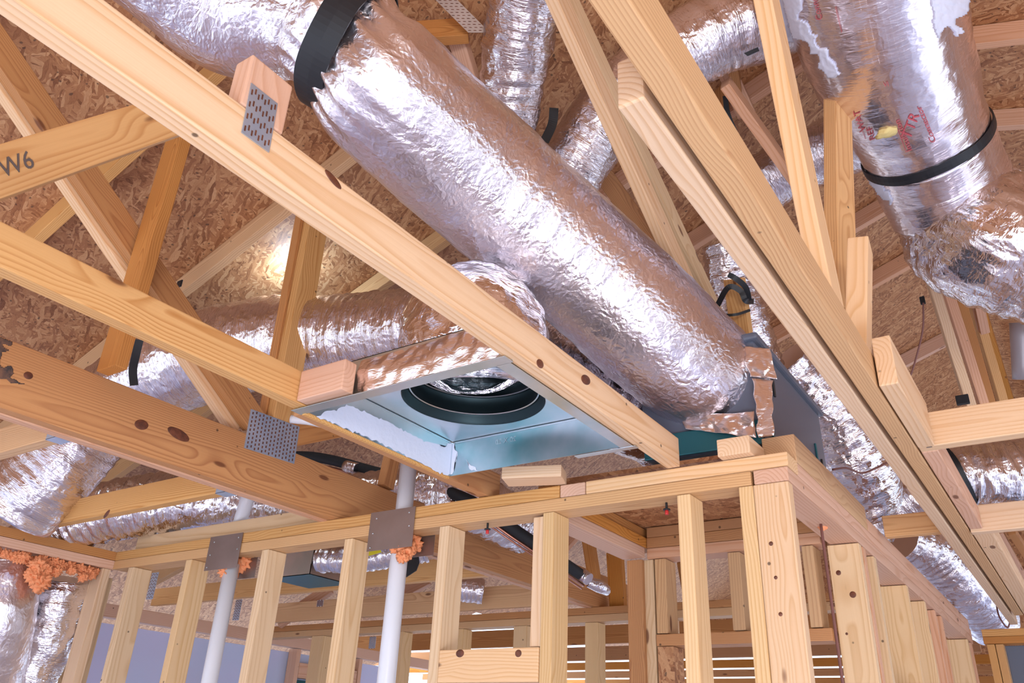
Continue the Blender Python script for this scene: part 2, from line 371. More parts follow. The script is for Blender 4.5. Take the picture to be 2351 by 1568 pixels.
def band(name, path, radf, frac, width, mat='black', label=None, cat='strap', thick=0.004, over=0.006, parent=None, tilt=(0, 0, 0), group=None):
    i = int(frac * (len(path) - 1)); c = path[i]; t = (path[min(i + 2, len(path) - 1)] - path[max(i - 2, 0)]).normalized()
    t = (t + Vector(tilt)).normalized()
    s = sum((path[k + 1] - path[k]).length for k in range(i)); tot = sum((path[k + 1] - path[k]).length for k in range(len(path) - 1))
    R = radf(s, tot) + over; bm = bmesh.new(); u = t.orthogonal().normalized(); w = t.cross(u); ns = 72
    prof = [(-width / 2, 0), (width / 2, 0), (width / 2, thick), (0, thick * 1.3), (-width / 2, thick)]
    g = []
    for k in range(ns):
        a = 2 * math.pi * k / ns; nn = u * math.cos(a) + w * math.sin(a)
        g.append([bm.verts.new(c + nn * (R + pr[1]) + t * (pr[0] + 0.002 * math.sin(a * 5))) for pr in prof])
    for k in range(ns):
        for j in range(5):
            f = bm.faces.new((g[k][j], g[(k + 1) % ns][j], g[(k + 1) % ns][(j + 1) % 5], g[k][(j + 1) % 5])); f.smooth = False
    bmesh.ops.recalc_face_normals(bm, faces=bm.faces)
    o = link(name, finish(bm, name), mat, parent)
    if label: tag(o, label, cat, group)
    return o
def ribbon(name, pts, width, mat='black', label=None, cat='strap', parent=None, nrm=None, thick=0.003, group=None):
    """flat strap along eye-relative points"""
    path = catmull([V(p) for p in pts], 8); bm = bmesh.new(); g = []
    for i, p in enumerate(path):
        t = (path[min(i + 1, len(path) - 1)] - path[max(i - 1, 0)]).normalized()
        n = nrm if nrm is not None else (Vector((0, 0, H)) - p); w = t.cross(n).normalized(); nn = w.cross(t).normalized()
        g.append([bm.verts.new(p + w * a * width / 2 + nn * b * thick / 2) for a, b in ((-1, -1), (1, -1), (1, 1), (-1, 1))])
    for i in range(len(g) - 1):
        for j in range(4): bm.faces.new((g[i][j], g[i][(j + 1) % 4], g[i + 1][(j + 1) % 4], g[i + 1][j]))
    bm.faces.new(g[0]); bm.faces.new(g[-1][::-1]); bmesh.ops.recalc_face_normals(bm, faces=bm.faces)
    o = link(name, finish(bm, name), mat, parent)
    if label: tag(o, label, cat, group)
    return o
def blob(name, parts, mat='foam', label=None, cat='foam', parent=None, amp=0.25, sub=3, group=None, freq=1.7):
    """lumpy mass: list of (centre, radius)"""
    bm = bmesh.new()
    for c, r in parts:
        q = bmesh.ops.create_icosphere(bm, subdivisions=sub, radius=1.0); c = V(c)
        rr = r if isinstance(r, tuple) else (r, r, r)
        for v in q['verts']:
            d = 1 + amp * noise.noise(v.co * freq + c * 30) + amp * 0.5 * noise.noise(v.co * freq * 3 + c * 30)
            v.co = Vector((v.co.x * rr[0], v.co.y * rr[1], v.co.z * rr[2])) * d + c
    for f in bm.faces: f.smooth = True
    o = link(name, finish(bm, name), mat, parent)
    if label: tag(o, label, cat, group)
    return o
def quadprism(name, pts, thick, nrm, mat, label=None, cat=None, parent=None, kind=None, group=None):
    """flat polygon (eye-relative pts) given a thickness along nrm"""
    bm = bmesh.new(); a = [bm.verts.new(V(p)) for p in pts]; b = [bm.verts.new(V(p) + nrm * thick) for p in pts]
    bm.faces.new(a); bm.faces.new(b[::-1]); k = len(pts)
    for i in range(k): bm.faces.new((a[i], b[i], b[(i + 1) % k], a[(i + 1) % k]))
    bmesh.ops.recalc_face_normals(bm, faces=bm.faces)
    uvl = bm.loops.layers.uv.new('uv')
    for f in bm.faces:
        for lp_ in f.loops: lp_[uvl].uv = (lp_.vert.co.x + lp_.vert.co.y, lp_.vert.co.z)
    o = link(name, finish(bm, name), mat, parent)
    if label: tag(o, label, cat, group, kind)
    elif kind: o['kind'] = kind
    return o
def text(name, s, origin, right, up, size, mat, parent=None, shear=0.0, thick=0.0004):
    cu = bpy.data.curves.new(name, 'FONT'); cu.body = s; cu.size = size; cu.extrude = thick; cu.shear = shear; cu.resolution_u = 3
    tmp = bpy.data.objects.new(name, cu); C.objects.link(tmp)
    dg = bpy.context.evaluated_depsgraph_get(); me = bpy.data.meshes.new_from_object(tmp.evaluated_get(dg))
    C.objects.unlink(tmp); bpy.data.objects.remove(tmp)
    right = right.normalized(); up = (up - right * up.dot(right)).normalized()
    m = Matrix((right, up, right.cross(up))).transposed().to_4x4(); m.translation = V(origin)
    me.transform(m); me.materials.clear()
    return link(name, me, mat, parent)
XA, YA, ZA = Vector((1, 0, 0)), Vector((0, 1, 0)), Vector((0, 0, 1))

from mathutils.bvhtree import BVHTree
def bvh_of(o):
    me = o.data; mw = o.matrix_world.copy(); return BVHTree.FromPolygons([mw @ v.co for v in me.vertices], [tuple(p.vertices) for p in me.polygons])
def inside(px, py, poly):
    c = False; k = len(poly)
    for i in range(k):
        (x1, y1), (x2, y2) = poly[i], poly[(i + 1) % k]
        if (y1 > py) != (y2 > py) and px < (x2 - x1) * (py - y1) / (y2 - y1) + x1: c = not c
    return c
EYE = Vector((0, 0, H))
def coat(name, label, base, poly, mat, thick=0.004, step=3, rag=10, cat='sealant', parent=None, lump=0.003):
    """a coat spread over the curved surface of base, ragged outline, own thickness"""
    B = bvh_of(base); x0 = min(p[0] for p in poly) - rag; x1 = max(p[0] for p in poly) + rag; y0 = min(p[1] for p in poly) - rag; y1 = max(p[1] for p in poly) + rag
    nx = int((x1 - x0) / step) + 1; ny = int((y1 - y0) / step) + 1; bm = bmesh.new(); top = {}; bot = {}
    for i in range(nx):
        for j in range(ny):
            px = x0 + i * step; py = y0 + j * step
            q = Vector((px * 0.03, py * 0.03, 1.7)); ox = px + rag * noise.noise(q * 1.6); oy = py + rag * noise.noise(q * 1.6 + Vector((9, 9, 9)))
            if not inside(ox, oy, poly): continue
            hit = B.ray_cast(EYE, ray(px, py).normalized())
            if hit[0] is None: continue
            n = hit[1] if hit[1].dot(ray(px, py)) < 0 else -hit[1]
            top[i, j] = bm.verts.new(hit[0] + n * (thick + lump * noise.noise(q * 5))); bot[i, j] = bm.verts.new(hit[0] - n * 0.004)
    cells = [(i, j) for (i, j) in top if (i + 1, j) in top and (i, j + 1) in top and (i + 1, j + 1) in top]
    cs = set(cells)
    for i, j in cells:
        a = [(i, j), (i + 1, j), (i + 1, j + 1), (i, j + 1)]
        f = bm.faces.new([top[k] for k in a]); f.smooth = True
        for (u, v), nb in (((a[0], a[1]), (i, j - 1)), ((a[1], a[2]), (i + 1, j)), ((a[2], a[3]), (i, j + 1)), ((a[3], a[0]), (i - 1, j))):
            if nb not in cs: bm.faces.new((top[u], top[v], bot[v], bot[u]))
    loose = [v for v in bm.verts if not v.link_faces]; bmesh.ops.delete(bm, geom=loose, context='VERTS')
    bmesh.ops.recalc_face_normals(bm, faces=bm.faces)
    o = link(name, finish(bm, name), mat, parent)
    if parent is None: tag(o, label, cat)
    elif label: o['label'] = label
    return o
def print_on(name, s, base, px, py, dx, dy, size, mat, parent, shear=0.0):
    """lettering laid on the curved surface: baseline starts at the given place, direction in the picture"""
    B = bvh_of(base); cu = bpy.data.curves.new(name, 'FONT'); cu.body = s; cu.size = 1; cu.shear = shear; cu.resolution_u = 3
    tmp = bpy.data.objects.new(name, cu); C.objects.link(tmp); me = bpy.data.meshes.new_from_object(tmp.evaluated_get(bpy.context.evaluated_depsgraph_get()))
    C.objects.unlink(tmp); bpy.data.objects.remove(tmp); L = math.hypot(dx, dy); ux, uy = dx / L, dy / L
    for v in me.vertices:
        a, b = v.co.x * size, v.co.y * size; r_ = ray(px + ux * a + uy * b, py + uy * a - ux * b).normalized(); hit = B.ray_cast(EYE, r_)
        if hit[0] is not None: v.co = hit[0] - r_ * 0.004
    me.materials.clear(); o = link(name, me, mat, parent); return o

def crumple(name, q, mat, amp=0.006, nu=26, nv=20, parent=None, seed=0):
    """crumpled sheet between four eye-relative corners"""
    a, b, c, d = [V(p) for p in q]; n = (b - a).cross(d - a).normalized(); bm = bmesh.new(); g = {}; uvl = bm.loops.layers.uv.new('uv'); uvs = {}
    for i in range(nu + 1):
        for j in range(nv + 1):
            u, v = i / nu, j / nv; p = (a.lerp(b, u)).lerp(d.lerp(c, u), v); k = p * 22 + Vector((seed, seed, 0))
            e = 0.010 * noise.noise(k * 1.3 + Vector((5, 5, 5))); p2 = p + (b - a).normalized() * e + n * (amp * noise.noise(k) + amp * 0.6 * noise.noise(k * 3))
            g[i, j] = bm.verts.new(p2); uvs[g[i, j]] = (u * (b - a).length, v * (d - a).length)
    for i in range(nu):
        for j in range(nv):
            f = bm.faces.new((g[i, j], g[i + 1, j], g[i + 1, j + 1], g[i, j + 1])); f.smooth = True
            for lp_ in f.loops: lp_[uvl].uv = uvs[lp_.vert]
    o = link(name, finish(bm, name), mat, parent); s = o.modifiers.new('thickness', 'SOLIDIFY'); s.thickness = 0.0015; return o

# ================================================================ SETTING
def slab(name, x0, x1, y0, y1, z0, z1, mat, kind='structure', label=None):
    bm = bmesh.new(); box_bm(bm, x1 - x0, y1 - y0, z1 - z0, ((x0 + x1) / 2, (y0 + y1) / 2, (z0 + z1) / 2 + H))
    o = link(name, finish(bm, name), mat); o['kind'] = kind
    if label: o['label'] = label
    return o
FL = -H
slab('floor', -5.0, 3.5, -3.4, 9.2, FL - 0.1, FL, 'slab')
slab('ground', -60, 60, -60, 60, FL - 0.3, FL - 0.1, 'ground')
XR = -0.12                                   # ridge
def roofplane(name, xa, xb, za, zb, y0, y1, th=0.012):
    pts = [(xa, y0, za), (xb, y0, zb), (xb, y1, zb), (xa, y1, za)]
    sl = math.atan2(zb - za, xb - xa); L = math.hypot(xb - xa, zb - za)
    bm = bmesh.new(); box_bm(bm, L, y1 - y0, th, (0, 0, th / 2)); me = finish(bm, name)
    o = link(name, me, 'osb'); o.matrix_world = Matrix.Translation(V(((xa + xb) / 2, (y0 + y1) / 2, (za + zb) / 2))) @ Matrix.Rotation(-sl, 4, 'Y')
    o['kind'] = 'structure'; return o
roofplane('ceiling', -6.0, XR, roofz(-6.0), roofz(XR), -3.6, 6.2)
roofplane('ceiling', -4.6, XR, roofz(-4.6), roofz(XR), 6.2, 9.2)
roofplane('ceiling', XR, 3.6, roofz(XR), roofz(XR) - RT * (3.6 - XR), -3.6, 9.2)
def slopez2(x): return roofz(XR) - RT * (x - XR)
quadprism('wall_back', [(-4.0, 9.1, 1.22), (1.5, 9.1, 1.22), (1.5, 9.1, slopez2(1.5)), (XR, 9.1, roofz(XR)), (-4.0, 9.1, roofz(-4.0))], 0.012, YA, 'osb', kind='structure')
quadprism('wall_front_baffle', [(-6.0, -3.4, 0.55), (3.6, -3.4, 0.55), (3.6, -3.4, slopez2(3.6)), (XR, -3.4, roofz(XR)), (-6.0, -3.4, roofz(-6.0))], 0.012, -YA, 'osb', kind='structure')  # unseen wall added to let light in low and narrow the duct highlights
slab('wall_back', -1.7, 1.5, 9.1, 9.112, FL, 1.215, 'osb')  # lower piece added to block sky brightness on the lower right duct
slab('wall_right_baffle', 3.5, 3.512, -3.4, 9.1, 0.45, 1.45, 'osb')  # unseen side wall, added to cut light entering from the right
slab('wall_left', -4.93, -4.915, 0.2, 5.5, FL, 0.60, 'panel')

# ================================================================ roof rafters just under the sheathing
def rafter(y, xa, xb, label, mat='amber', side=1):
    f = roofz if side == 1 else slopez2
    d = Vector((1, 0, RT * side)).normalized(); up = Vector((-RT * side, 0, 1)).normalized()
    A = Vector((xa, y, f(xa))) - up * 0.0465; B = Vector((xb, y, f(xb))) - up * 0.0465
    return lumber('roof_rafter', label, A, B, 0.089, 0.038, YA, mat, 'rafter', 'sloping rafters under the roof sheathing')
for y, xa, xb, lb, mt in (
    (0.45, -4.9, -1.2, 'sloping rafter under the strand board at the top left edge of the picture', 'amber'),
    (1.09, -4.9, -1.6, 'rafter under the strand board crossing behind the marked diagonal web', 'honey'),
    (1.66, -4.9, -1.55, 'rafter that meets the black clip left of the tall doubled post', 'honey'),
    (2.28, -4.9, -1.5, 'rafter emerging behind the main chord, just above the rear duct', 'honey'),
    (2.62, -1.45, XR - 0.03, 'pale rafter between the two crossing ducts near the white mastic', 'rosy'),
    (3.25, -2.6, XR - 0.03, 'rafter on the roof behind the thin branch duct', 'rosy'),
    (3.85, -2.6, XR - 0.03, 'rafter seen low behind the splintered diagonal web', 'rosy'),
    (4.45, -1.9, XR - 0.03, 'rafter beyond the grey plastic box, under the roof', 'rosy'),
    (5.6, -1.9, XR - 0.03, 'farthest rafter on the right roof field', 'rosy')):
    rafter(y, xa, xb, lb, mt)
for y, lb in ((2.9, 'uppermost short rafter right of the large trunk duct'), (3.45, 'second rafter right of the trunk duct strap'), (4.1, 'third rafter right of the trunk duct, beside its flexible elbow')):
    rafter(y, XR + 0.03, 1.4, lb, 'rosy', -1)
lumber('ridge_board', 'long ridge board where the two roof slopes meet above the trunk duct', (XR, -1.0, roofz(XR) - 0.16), (XR, 9.0, roofz(XR) - 0.16), 0.14, 0.038, XA, 'amber', 'timber')

# ================================================================ left girder truss (x = -2.16), two plies
G = -2.16
def knotpart(par, x, px, py, ry, rz, rot=0.2, nm='knot'):
    c = PX(px, py, x); bm = bmesh.new()
    r = bmesh.ops.create_uvsphere(bm, u_segments=20, v_segments=10, radius=1.0)
    for v in r['verts']:
        q = v.co; y = q.y * ry; z = q.z * rz; y, z = y * math.cos(rot) - z * math.sin(rot), y * math.sin(rot) + z * math.cos(rot)
        v.co = Vector((q.x * 0.0018, y, z)) + V(c)
    for f in bm.faces: f.smooth = True
    o = link(nm, finish(bm, nm), 'knot', par); return o
c3 = boxd('truss_chord', 'wide knotty bottom chord of the left girder, black smear at its left end', G - 0.038, G, 0.2, 4.75, 0.725, 0.902, 'amber', group=None)
knotpart(c3, G + 0.0005, 325, 975, 0.022, 0.015); knotpart(c3, G + 0.0005, 410, 997, 0.040, 0.016, -0.15); knotpart(c3, G + 0.0005, 65, 862, 0.012, 0.010)
sm = coat('smear', 'black smear of ink', c3, [(-6, 768), (10, 770), (36, 776), (24, 786), (12, 796), (18, 806), (4, 818), (2, 836), (20, 846), (34, 856), (26, 862), (44, 872), (58, 886), (28, 880), (10, 870), (-6, 866)], 'stain', thick=0.0008, step=2, rag=12, parent=c3, lump=0.0002)
sm['label'] = 'black smear of ink'
boxd('truss_chord', 'rear ply of the knotty left girder bottom chord', G - 0.079, G - 0.041, 0.2, 4.75, 0.722, 0.900, 'rosy')
truss('truss_web', 'wide face diagonal web running down to the square nail plate', G, (60, 189), (592, 968), 0.086, ext=(0.25, 0.0), mat='amber')
truss('truss_web', 'pale rear ply behind the long left diagonal web', G - 0.041, (34, 196), (560, 975), 0.095, ext=(0.25, 0.0), mat='pale')
truss('truss_web', 'tall doubled post rising right of the bright spot, front ply', G, (767, 323), (652, 968), 0.092, ext=(0.45, 0.0), mat='honey')
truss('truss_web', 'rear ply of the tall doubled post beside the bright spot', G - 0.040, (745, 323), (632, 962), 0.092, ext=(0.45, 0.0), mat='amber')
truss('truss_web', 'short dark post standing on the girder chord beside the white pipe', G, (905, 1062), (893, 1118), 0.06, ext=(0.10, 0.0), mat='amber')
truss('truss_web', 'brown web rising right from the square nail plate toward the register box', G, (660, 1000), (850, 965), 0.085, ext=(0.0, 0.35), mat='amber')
def knoty(par, px, py, y, rx, rz, rot=0.0):
    c = PY(px, py, y); bm = bmesh.new(); q_ = bmesh.ops.create_uvsphere(bm, u_segments=16, v_segments=8, radius=1.0)
    for v in q_['verts']:
        q = v.co; a, b = q.x * rx, q.z * rz; a, b = a * math.cos(rot) - b * math.sin(rot), a * math.sin(rot) + b * math.cos(rot)
        v.co = Vector((a, q.y * 0.0016, b)) + V(c)
    for f in bm.faces: f.smooth = True
    return link('knot', finish(bm, 'knot'), 'knot', par)
# jack post and jack chords hung from the girder
bx = PY(264, 769, 1.05)
boxd('truss_web', 'post standing on the girder chord left of the black hanging strap', bx.x - 0.045, bx.x + 0.045, 1.05, 1.088, 0.905, roofz(bx.x) - 0.10, 'amber')
for (y, lb, mt) in ((1.045, 'short joist entering at the left edge above the crushed foil duct', 'honey'), (1.62, 'joist with an oval knot hung from the girder above the left wall', 'honey')):
    jb = boxd('ceiling_joist', lb, -3.52, G - 0.082, y, y + 0.038, 0.727, 0.816, mt, 'joist')
    if y > 1.2: knoty(jb, 245, 1180, y, 0.020, 0.010, 0.7)
    c = (G - 0.083, y + 0.019); bm = bmesh.new()
    box_bm(bm, 0.055, 0.044, 0.002, (c[0] - 0.0275, c[1], 0.7255 + H)); box_bm(bm, 0.055, 0.002, 0.07, (c[0] - 0.0275, c[1] - 0.021, 0.76 + H)); box_bm(bm, 0.002, 0.10, 0.07, (c[0] + 0.001, c[1], 0.76 + H))
    tag(link('joist_hanger', finish(bm, 'hanger'), 'plate'), 'galvanised hanger carrying the ' + ('left edge joist' if y < 1.2 else 'oval knotted joist') + ' on the girder', 'bracket')

# ================================================================ chord of the truss at x = -1.45 (cut at the register box)
c2 = boxd('truss_chord', 'chord with cathedral grain ending at the header of the register box', -1.488, -1.45, 0.2, 1.245, 0.725, 0.807, 'honey')
boxd('truss_chord', 'dark chord running on behind the register box toward the wall', -1.53, -1.492, 1.25, 2.10, 0.727, 0.815, 'amber')
boxd('header_block', 'short header block between two chords behind the register box edge', -1.448, -1.30, 1.185, 1.223, 0.728, 0.805, 'rosy')
w6 = truss('truss_web', 'diagonal web pencil marked W6 at the left edge', -1.45, (0, 393), (365, 274), 0.089, ext=(0.15, 0.10), mat='honey')
d6 = (PX(365, 274, -1.45) - PX(0, 393, -1.45)).normalized()
text('pencil_mark', 'W6', PX(6, 408, -1.4485), d6, XA.cross(d6), 0.046, 'pencil', w6, shear=0.25)
# ================================================================ main truss (x = -0.84)
mc = boxd('truss_chord', 'long pale bottom chord crossing the picture from top left to the framed wall', -0.877, -0.839, -0.3, 2.03, 0.725, 0.808, 'pale')
knotpart(mc, -0.8385, 765, 412, 0.020, 0.007, -0.3); knotpart(mc, -0.8385, 1345, 872, 0.022, 0.012, 0.3); knotpart(mc, -0.8385, 1240, 835, 0.014, 0.010, 0.3)
boxd('truss_web', 'stub of web standing on the pale chord under the black strap', -0.877, -0.839, 0.497, 0.575, 0.81, 0.905, 'rosy')
truss('truss_web', 'long diagonal web splintered at its middle, right of the main duct', -0.87, (1322, 60), (1605, 690), 0.089, ext=(0.2, 0.25), mat='pale')
truss('truss_web', 'second diagonal web lying just right of the splintered one', -0.93, (1375, 120), (1640, 690), 0.089, ext=(0.2, 0.25), mat='stud')
# upper left centre bits
boxd('truss_web', 'brown web end with a dark nail plate at the top centre', -1.55, -1.46, 1.28, 1.318, 1.9, 2.18, 'amber')
lumber('truss_web', 'reddish board end under the small dark plate at the top centre', PD(930, 80, 2.75), PD(1075, 70, 2.75), 0.089, 0.038, YA, 'amber')
lumber('truss_web', 'pale board dropping beside the small vertical duct', PD(1045, 70, 2.8), PD(1095, 230, 2.8), 0.06, 0.038, YA, 'rosy')
# ================================================================ right truss R
RXF = -0.247
rc = lumber('truss_chord', 'honey striped bottom chord running down the right half of the picture', (-0.281, 0.25, 0.767), (-0.281, 4.9, 0.767), 0.084, 0.038, XA, 'honey')
lumber('sister_board', 'pale board with a cut white end fixed left of the striped chord', (-0.329, 0.70, 0.763), (-0.329, 5.2, 0.763), 0.078, 0.036, XA, 'pale')
def edgeweb(label, x, e1, e2, w, mat, t=0.038, flip=1, ext=(0, 0), zend=None):
    A = PX(*e1, x); B = PX(*e2, x); d = (B - A).normalized()
    if zend is not None: B = A + d * ((zend - A.z) / d.z); nrm = XA.cross(d).normalized() * flip
    A = A + nrm * w / 2 - d * ext[0]; B = B + nrm * w / 2 + d * ext[1]; o = Vector((-t / 2, 0, 0))
    return lumber('truss_web', label, A + o, B + o, w, t, XA, mat)
edgeweb('pale narrow web leaning from the top edge down to the striped chord', -0.2635, (1773, 0), (1906, 640), 0.089, 'pale', flip=1, ext=(0.35, 0.0), zend=0.785)
lumber('truss_web', 'upright honey web beside the trunk duct ending behind the striped chord', PD(1922, 195, 2.75), PD(1932, 720, 2.2), 0.089, 0.045, Vector((1, -0.35, 0)), 'honey')
lumber('scab_block', 'short leaning block with a rough end grain above the striped chord', PD(1975, 565, 2.10), PD(1970, 812, 1.96), 0.085, 0.05, Vector((1, 0.1, 0)), 'pale', 'block', bev=0.004)
boxd('sister_board', 'short board with a red oval knot beside the striped chord', -0.258, -0.220, 1.725, 2.155, 0.726, 0.84, 'pale', 'timber')
b1 = boxd('cross_block', 'upper cross block with black stamped digits at the right edge', -0.258, 0.75, 2.16, 2.198, 0.728, 0.817, 'pale', 'block')
text('stamp', '11271127112', PY(2141, 1030, 2.158), ZA, -XA, 0.019, 'pencil', b1)
boxd('sister_board', 'board between the two cross blocks right of the striped chord', -0.258, -0.220, 2.20, 3.05, 0.727, 0.80, 'rosy')
boxd('cross_block', 'lower cross block with three nails near its left end', -0.258, 0.75, 3.055, 3.093, 0.718, 0.807, 'pale', 'block')
boxd('sister_board', 'board running away beyond the lower cross block', -0.258, -0.20, 3.095, 5.0, 0.727, 0.80, 'pale')
boxd('cross_block', 'short cross block between the long wall plate and the pale sister board', -0.53, -0.345, 3.10, 3.138, 0.74, 0.815, 'honey', 'block')
# webs farther right
for k, (p1, p2, d1, d2, lb, mt) in enumerate((
    ((2112, 560), (2228, 930), 3.3, 3.55, 'striped diagonal web with a black clip at its foot', 'pale'),
    ((2150, 590), (2262, 940), 3.45, 3.7, 'rosy diagonal web right of the striped one', 'rosy'),
    ((2178, 600), (2280, 950), 3.6, 3.8, 'dark amber diagonal web in the right bundle', 'amber'),
    ((2210, 610), (2310, 950), 3.7, 3.9, 'outer diagonal web of the right bundle', 'honey'),
    ((2232, 640), (2258, 760), 3.6, 3.7, 'short scrap board nailed to the outer right web', 'rosy'))):
    lumber('truss_web', lb, PD(*p1, d1), PD(*p2, d2), 0.06, 0.038, Vector((1, 0.4, 0)), mt)
lumber('truss_web', 'web standing behind the crossing duct with a black strap on it', PD(1700, 250, 3.25), PD(1676, 110, 3.1) , 0.06, 0.038, XA, 'amber')
lumber('truss_web', 'reddish diagonal behind the thin branch duct', PD(1665, 190, 3.0), PD(1830, 420, 3.2), 0.06, 0.038, XA, 'rosy')
lumber('truss_web', 'dark upright web left of the black rope strap', PD(1655, 170, 3.4), PD(1665, 350, 3.4), 0.05, 0.038, YA, 'amber')
lumber('scab_block', 'pale scrap board hanging from the upper branch duct', PD(1672, 170, 3.2), PD(1715, 265, 3.2), 0.07, 0.038, YA, 'rosy', 'block')
pst = lumber('truss_web', 'post wrapped by a black strap above the grey plastic box', PD(1686, 640, 3.0), PD(1708, 800, 3.0), 0.07, 0.045, YA, 'honey')
lumber('truss_web', 'amber diagonal behind the middle duct near the splintered web', PD(1385, 400, 3.2), PD(1500, 560, 3.2), 0.07, 0.038, YA, 'amber')
# bundle beyond the lower cross block at the right edge
for k, (p1, p2, lb, mt) in enumerate((((2290, 1215), (2351, 1330), 'rosy board beyond the lower cross block at the right edge', 'rosy'),
                                      ((2320, 1215), (2375, 1300), 'amber board at the right edge beyond the lower cross block', 'amber'))):
    lumber('truss_web', lb, PD(*p1, 4.3), PD(*p2, 4.6), 0.06, 0.038, Vector((1, 0.4, 0)), mt)

# ================================================================ framed wall in front (wall A) and its neighbours
YF = 2.03
def wb(y): return -0.550      # right hand face of the long wall
boxd('top_plate', 'lower top plate of the front framed wall over the studs', -3.50, -0.646, YF, YF + 0.089, 0.648, 0.6855, 'honey', 'plate')
boxd('top_plate', 'upper top plate of the front wall, left length up to the dark knot', -3.50, -1.225, YF, YF + 0.089, 0.6865, 0.724, 'honey', 'plate')
boxd('top_plate', 'upper top plate of the front wall, right length to the corner', -1.135, -0.547, YF, YF + 0.089, 0.6865, 0.724, 'pale', 'plate')
kb = boxd('splice_block', 'small block with a black knot set into the front upper plate', -1.222, -1.138, YF, YF + 0.089, 0.6868, 0.7235, 'rosy', 'block')
boxd('top_plate', 'third board lying set back along the top of the front wall, left end', -3.44, G - 0.085, 2.075, 2.113, 0.7245, 0.795, 'stud', 'plate')
lumber('block', 'short flat offcut on the plates with a rough sawn end', PZ(1160, 1095, 0.745), PZ(1295, 1090, 0.745), 0.085, 0.036, ZA, 'pale', 'block')
def wbl(name, label, y0, y1, z0, z1, off, th, mat, cat='plate', grp=None):
    return lumber(name, label, (wb(y0) - off - th / 2, y0, (z0 + z1) / 2), (wb(y1) - off - th / 2, y1, (z0 + z1) / 2), z1 - z0, th, XA, mat, cat, grp)
wbl('top_plate', 'lower top plate of the long right wall with a cracked end grain', YF, 5.32, 0.648, 0.6855, 0.0, 0.089, 'rosy')
wbl('top_plate', 'upper top plate of the long right wall', YF + 0.09, 5.32, 0.6865, 0.724, 0.0, 0.089, 'rosy')
wbl('top_plate', 'near board lying on the long right wall plates with ring grain at its end', 2.13, 2.93, 0.725, 0.806, 0.0, 0.089, 'honey')
wbl('top_plate', 'far board lying on the long right wall plates beyond the butt joint', 2.94, 5.28, 0.725, 0.770, 0.0, 0.089, 'rosy')
lumber('block', 'short pale block end beside the ring grained board at the corner', (-0.676, 2.0, 0.750), (-0.676, 2.125, 0.750), 0.048, 0.088, XA, 'pale', 'block')
# left wall
boxd('top_plate', 'lower top plate of the left wall above the orange foam', -3.589, -3.502, 0.3, 2.045, 0.648, 0.6855, 'rosy', 'plate')
boxd('top_plate', 'upper top plate of the left wall above the orange foam', -3.589, -3.502, 0.3, 2.08, 0.6865, 0.724, 'amber', 'plate')
boxd('wall_stud', 'bark edged corner stud at the left end of the front wall', -3.589, -3.502, 1.988, 2.026, FL, 0.647, 'pale', 'stud')
boxd('wall_stud', 'stud seen behind the foil bag at the left bottom corner', -3.70, -3.662, 2.05, 2.139, FL, 0.640, 'stud', 'stud')
# studs of the front wall
studs = [(-3.379, 'first slim stud right of the bark edged corner'), (-2.983, 'stud with a split knot standing left of the first white pipe'),
         (-2.526, 'stud right of the first white pipe, stamped low on its face'), (-2.096, 'stud between the metal duct box and the second white pipe'),
         (-1.673, 'stud right of the second white pipe, holding the blocking'), (-1.28, 'widest looking stud with two nails at its top, right of the blocking'),
         (-0.853, 'stud with one small knot between the closet and the corner post'), (-0.681, 'stud nailed against the corner post on its left')]
s0 = None
for x, lb in studs:
    if s0 is None:
        s0 = boxd('wall_stud', lb, x, x + 0.038, YF, YF + 0.089, FL, 0.647, 'stud', 'stud', 'studs of the front framed wall'); x0 = x
        o = s0
    else:
        o = s0.copy(); C.objects.link(o); o.matrix_world = Matrix.Translation((x - x0, 0, 0)) @ s0.matrix_world; o['label'] = lb
cpost = boxd('wall_stud', 'broad corner post with dark knots, front face 9 cm wide', -0.642, -0.552, YF, YF + 0.038, FL, 0.647, 'pale', 'stud')
boxd('wall_stud', 'short cripple stud against the left of the two nail stud', -1.320, -1.283, YF + 0.01, YF + 0.089, 0.272, 0.640, 'pale', 'stud')
blk = boxd('wall_blocking', 'blocking board with two knots between two studs', -1.634, -1.283, YF, YF + 0.038, 0.180, 0.270, 'pale', 'block')
for px, py, rr in ((1770, 1248, .0055), (1781, 1326, .0045), (1792, 1410, .005)): knoty(cpost, px, py, YF - .0003, rr, rr)
knoty(blk, 1056, 1500, YF - .0003, .015, .011); knoty(blk, 1190, 1500, YF - .0003, .011, .010)
# long wall studs
for y0, y1, w, lb, mt in ((2.745, 2.783, .097, 'wide stud with round knots behind the brown cable', 'stud'), (2.80, 2.838, .089, 'bark edged stud behind the round knot stud', 'rosy'),
                      (2.95, 2.988, .089, 'thin looking stud next to the bark edged one', 'stud'), (3.49, 3.528, .10, 'first stud above the sill in the long wall window gap', 'stud'), (3.86, 3.898, .089, 'second stud above the sill in the long wall', 'stud'),
                      (4.10, 4.138, .089, 'charred edged stud in the long wall', 'rosy'), (4.27, 4.308, .089, 'stud past the charred one in the long wall', 'rosy'),
                      (5.08, 5.118, .10, 'near stud at the far end of the long wall', 'stud'), (5.22, 5.258, .089, 'last stud of the long wall at the far corner', 'rosy')):
    x = wb(y0); zb = 0.245 if 'above the sill' in lb else FL
    ws_ = boxd('wall_stud', lb, x - w, x, y0, y1, zb, 0.645, mt, 'stud', 'studs of the long right wall', axis=2)
    if 'round knots behind' in lb:
        for px, py, rr in ((1925, 1315, .008), (1958, 1365, .010), (1944, 1455, .004)): knoty(ws_, px, py, y0 - .0003, rr, rr)
lumber('wall_sill', 'pale lit sill board between the long wall studs', (wb(2.55) - 0.045, 2.99, 0.225), (wb(3.7) - 0.045, 4.10, 0.225), 0.089, 0.036, ZA, 'rosy', 'block')
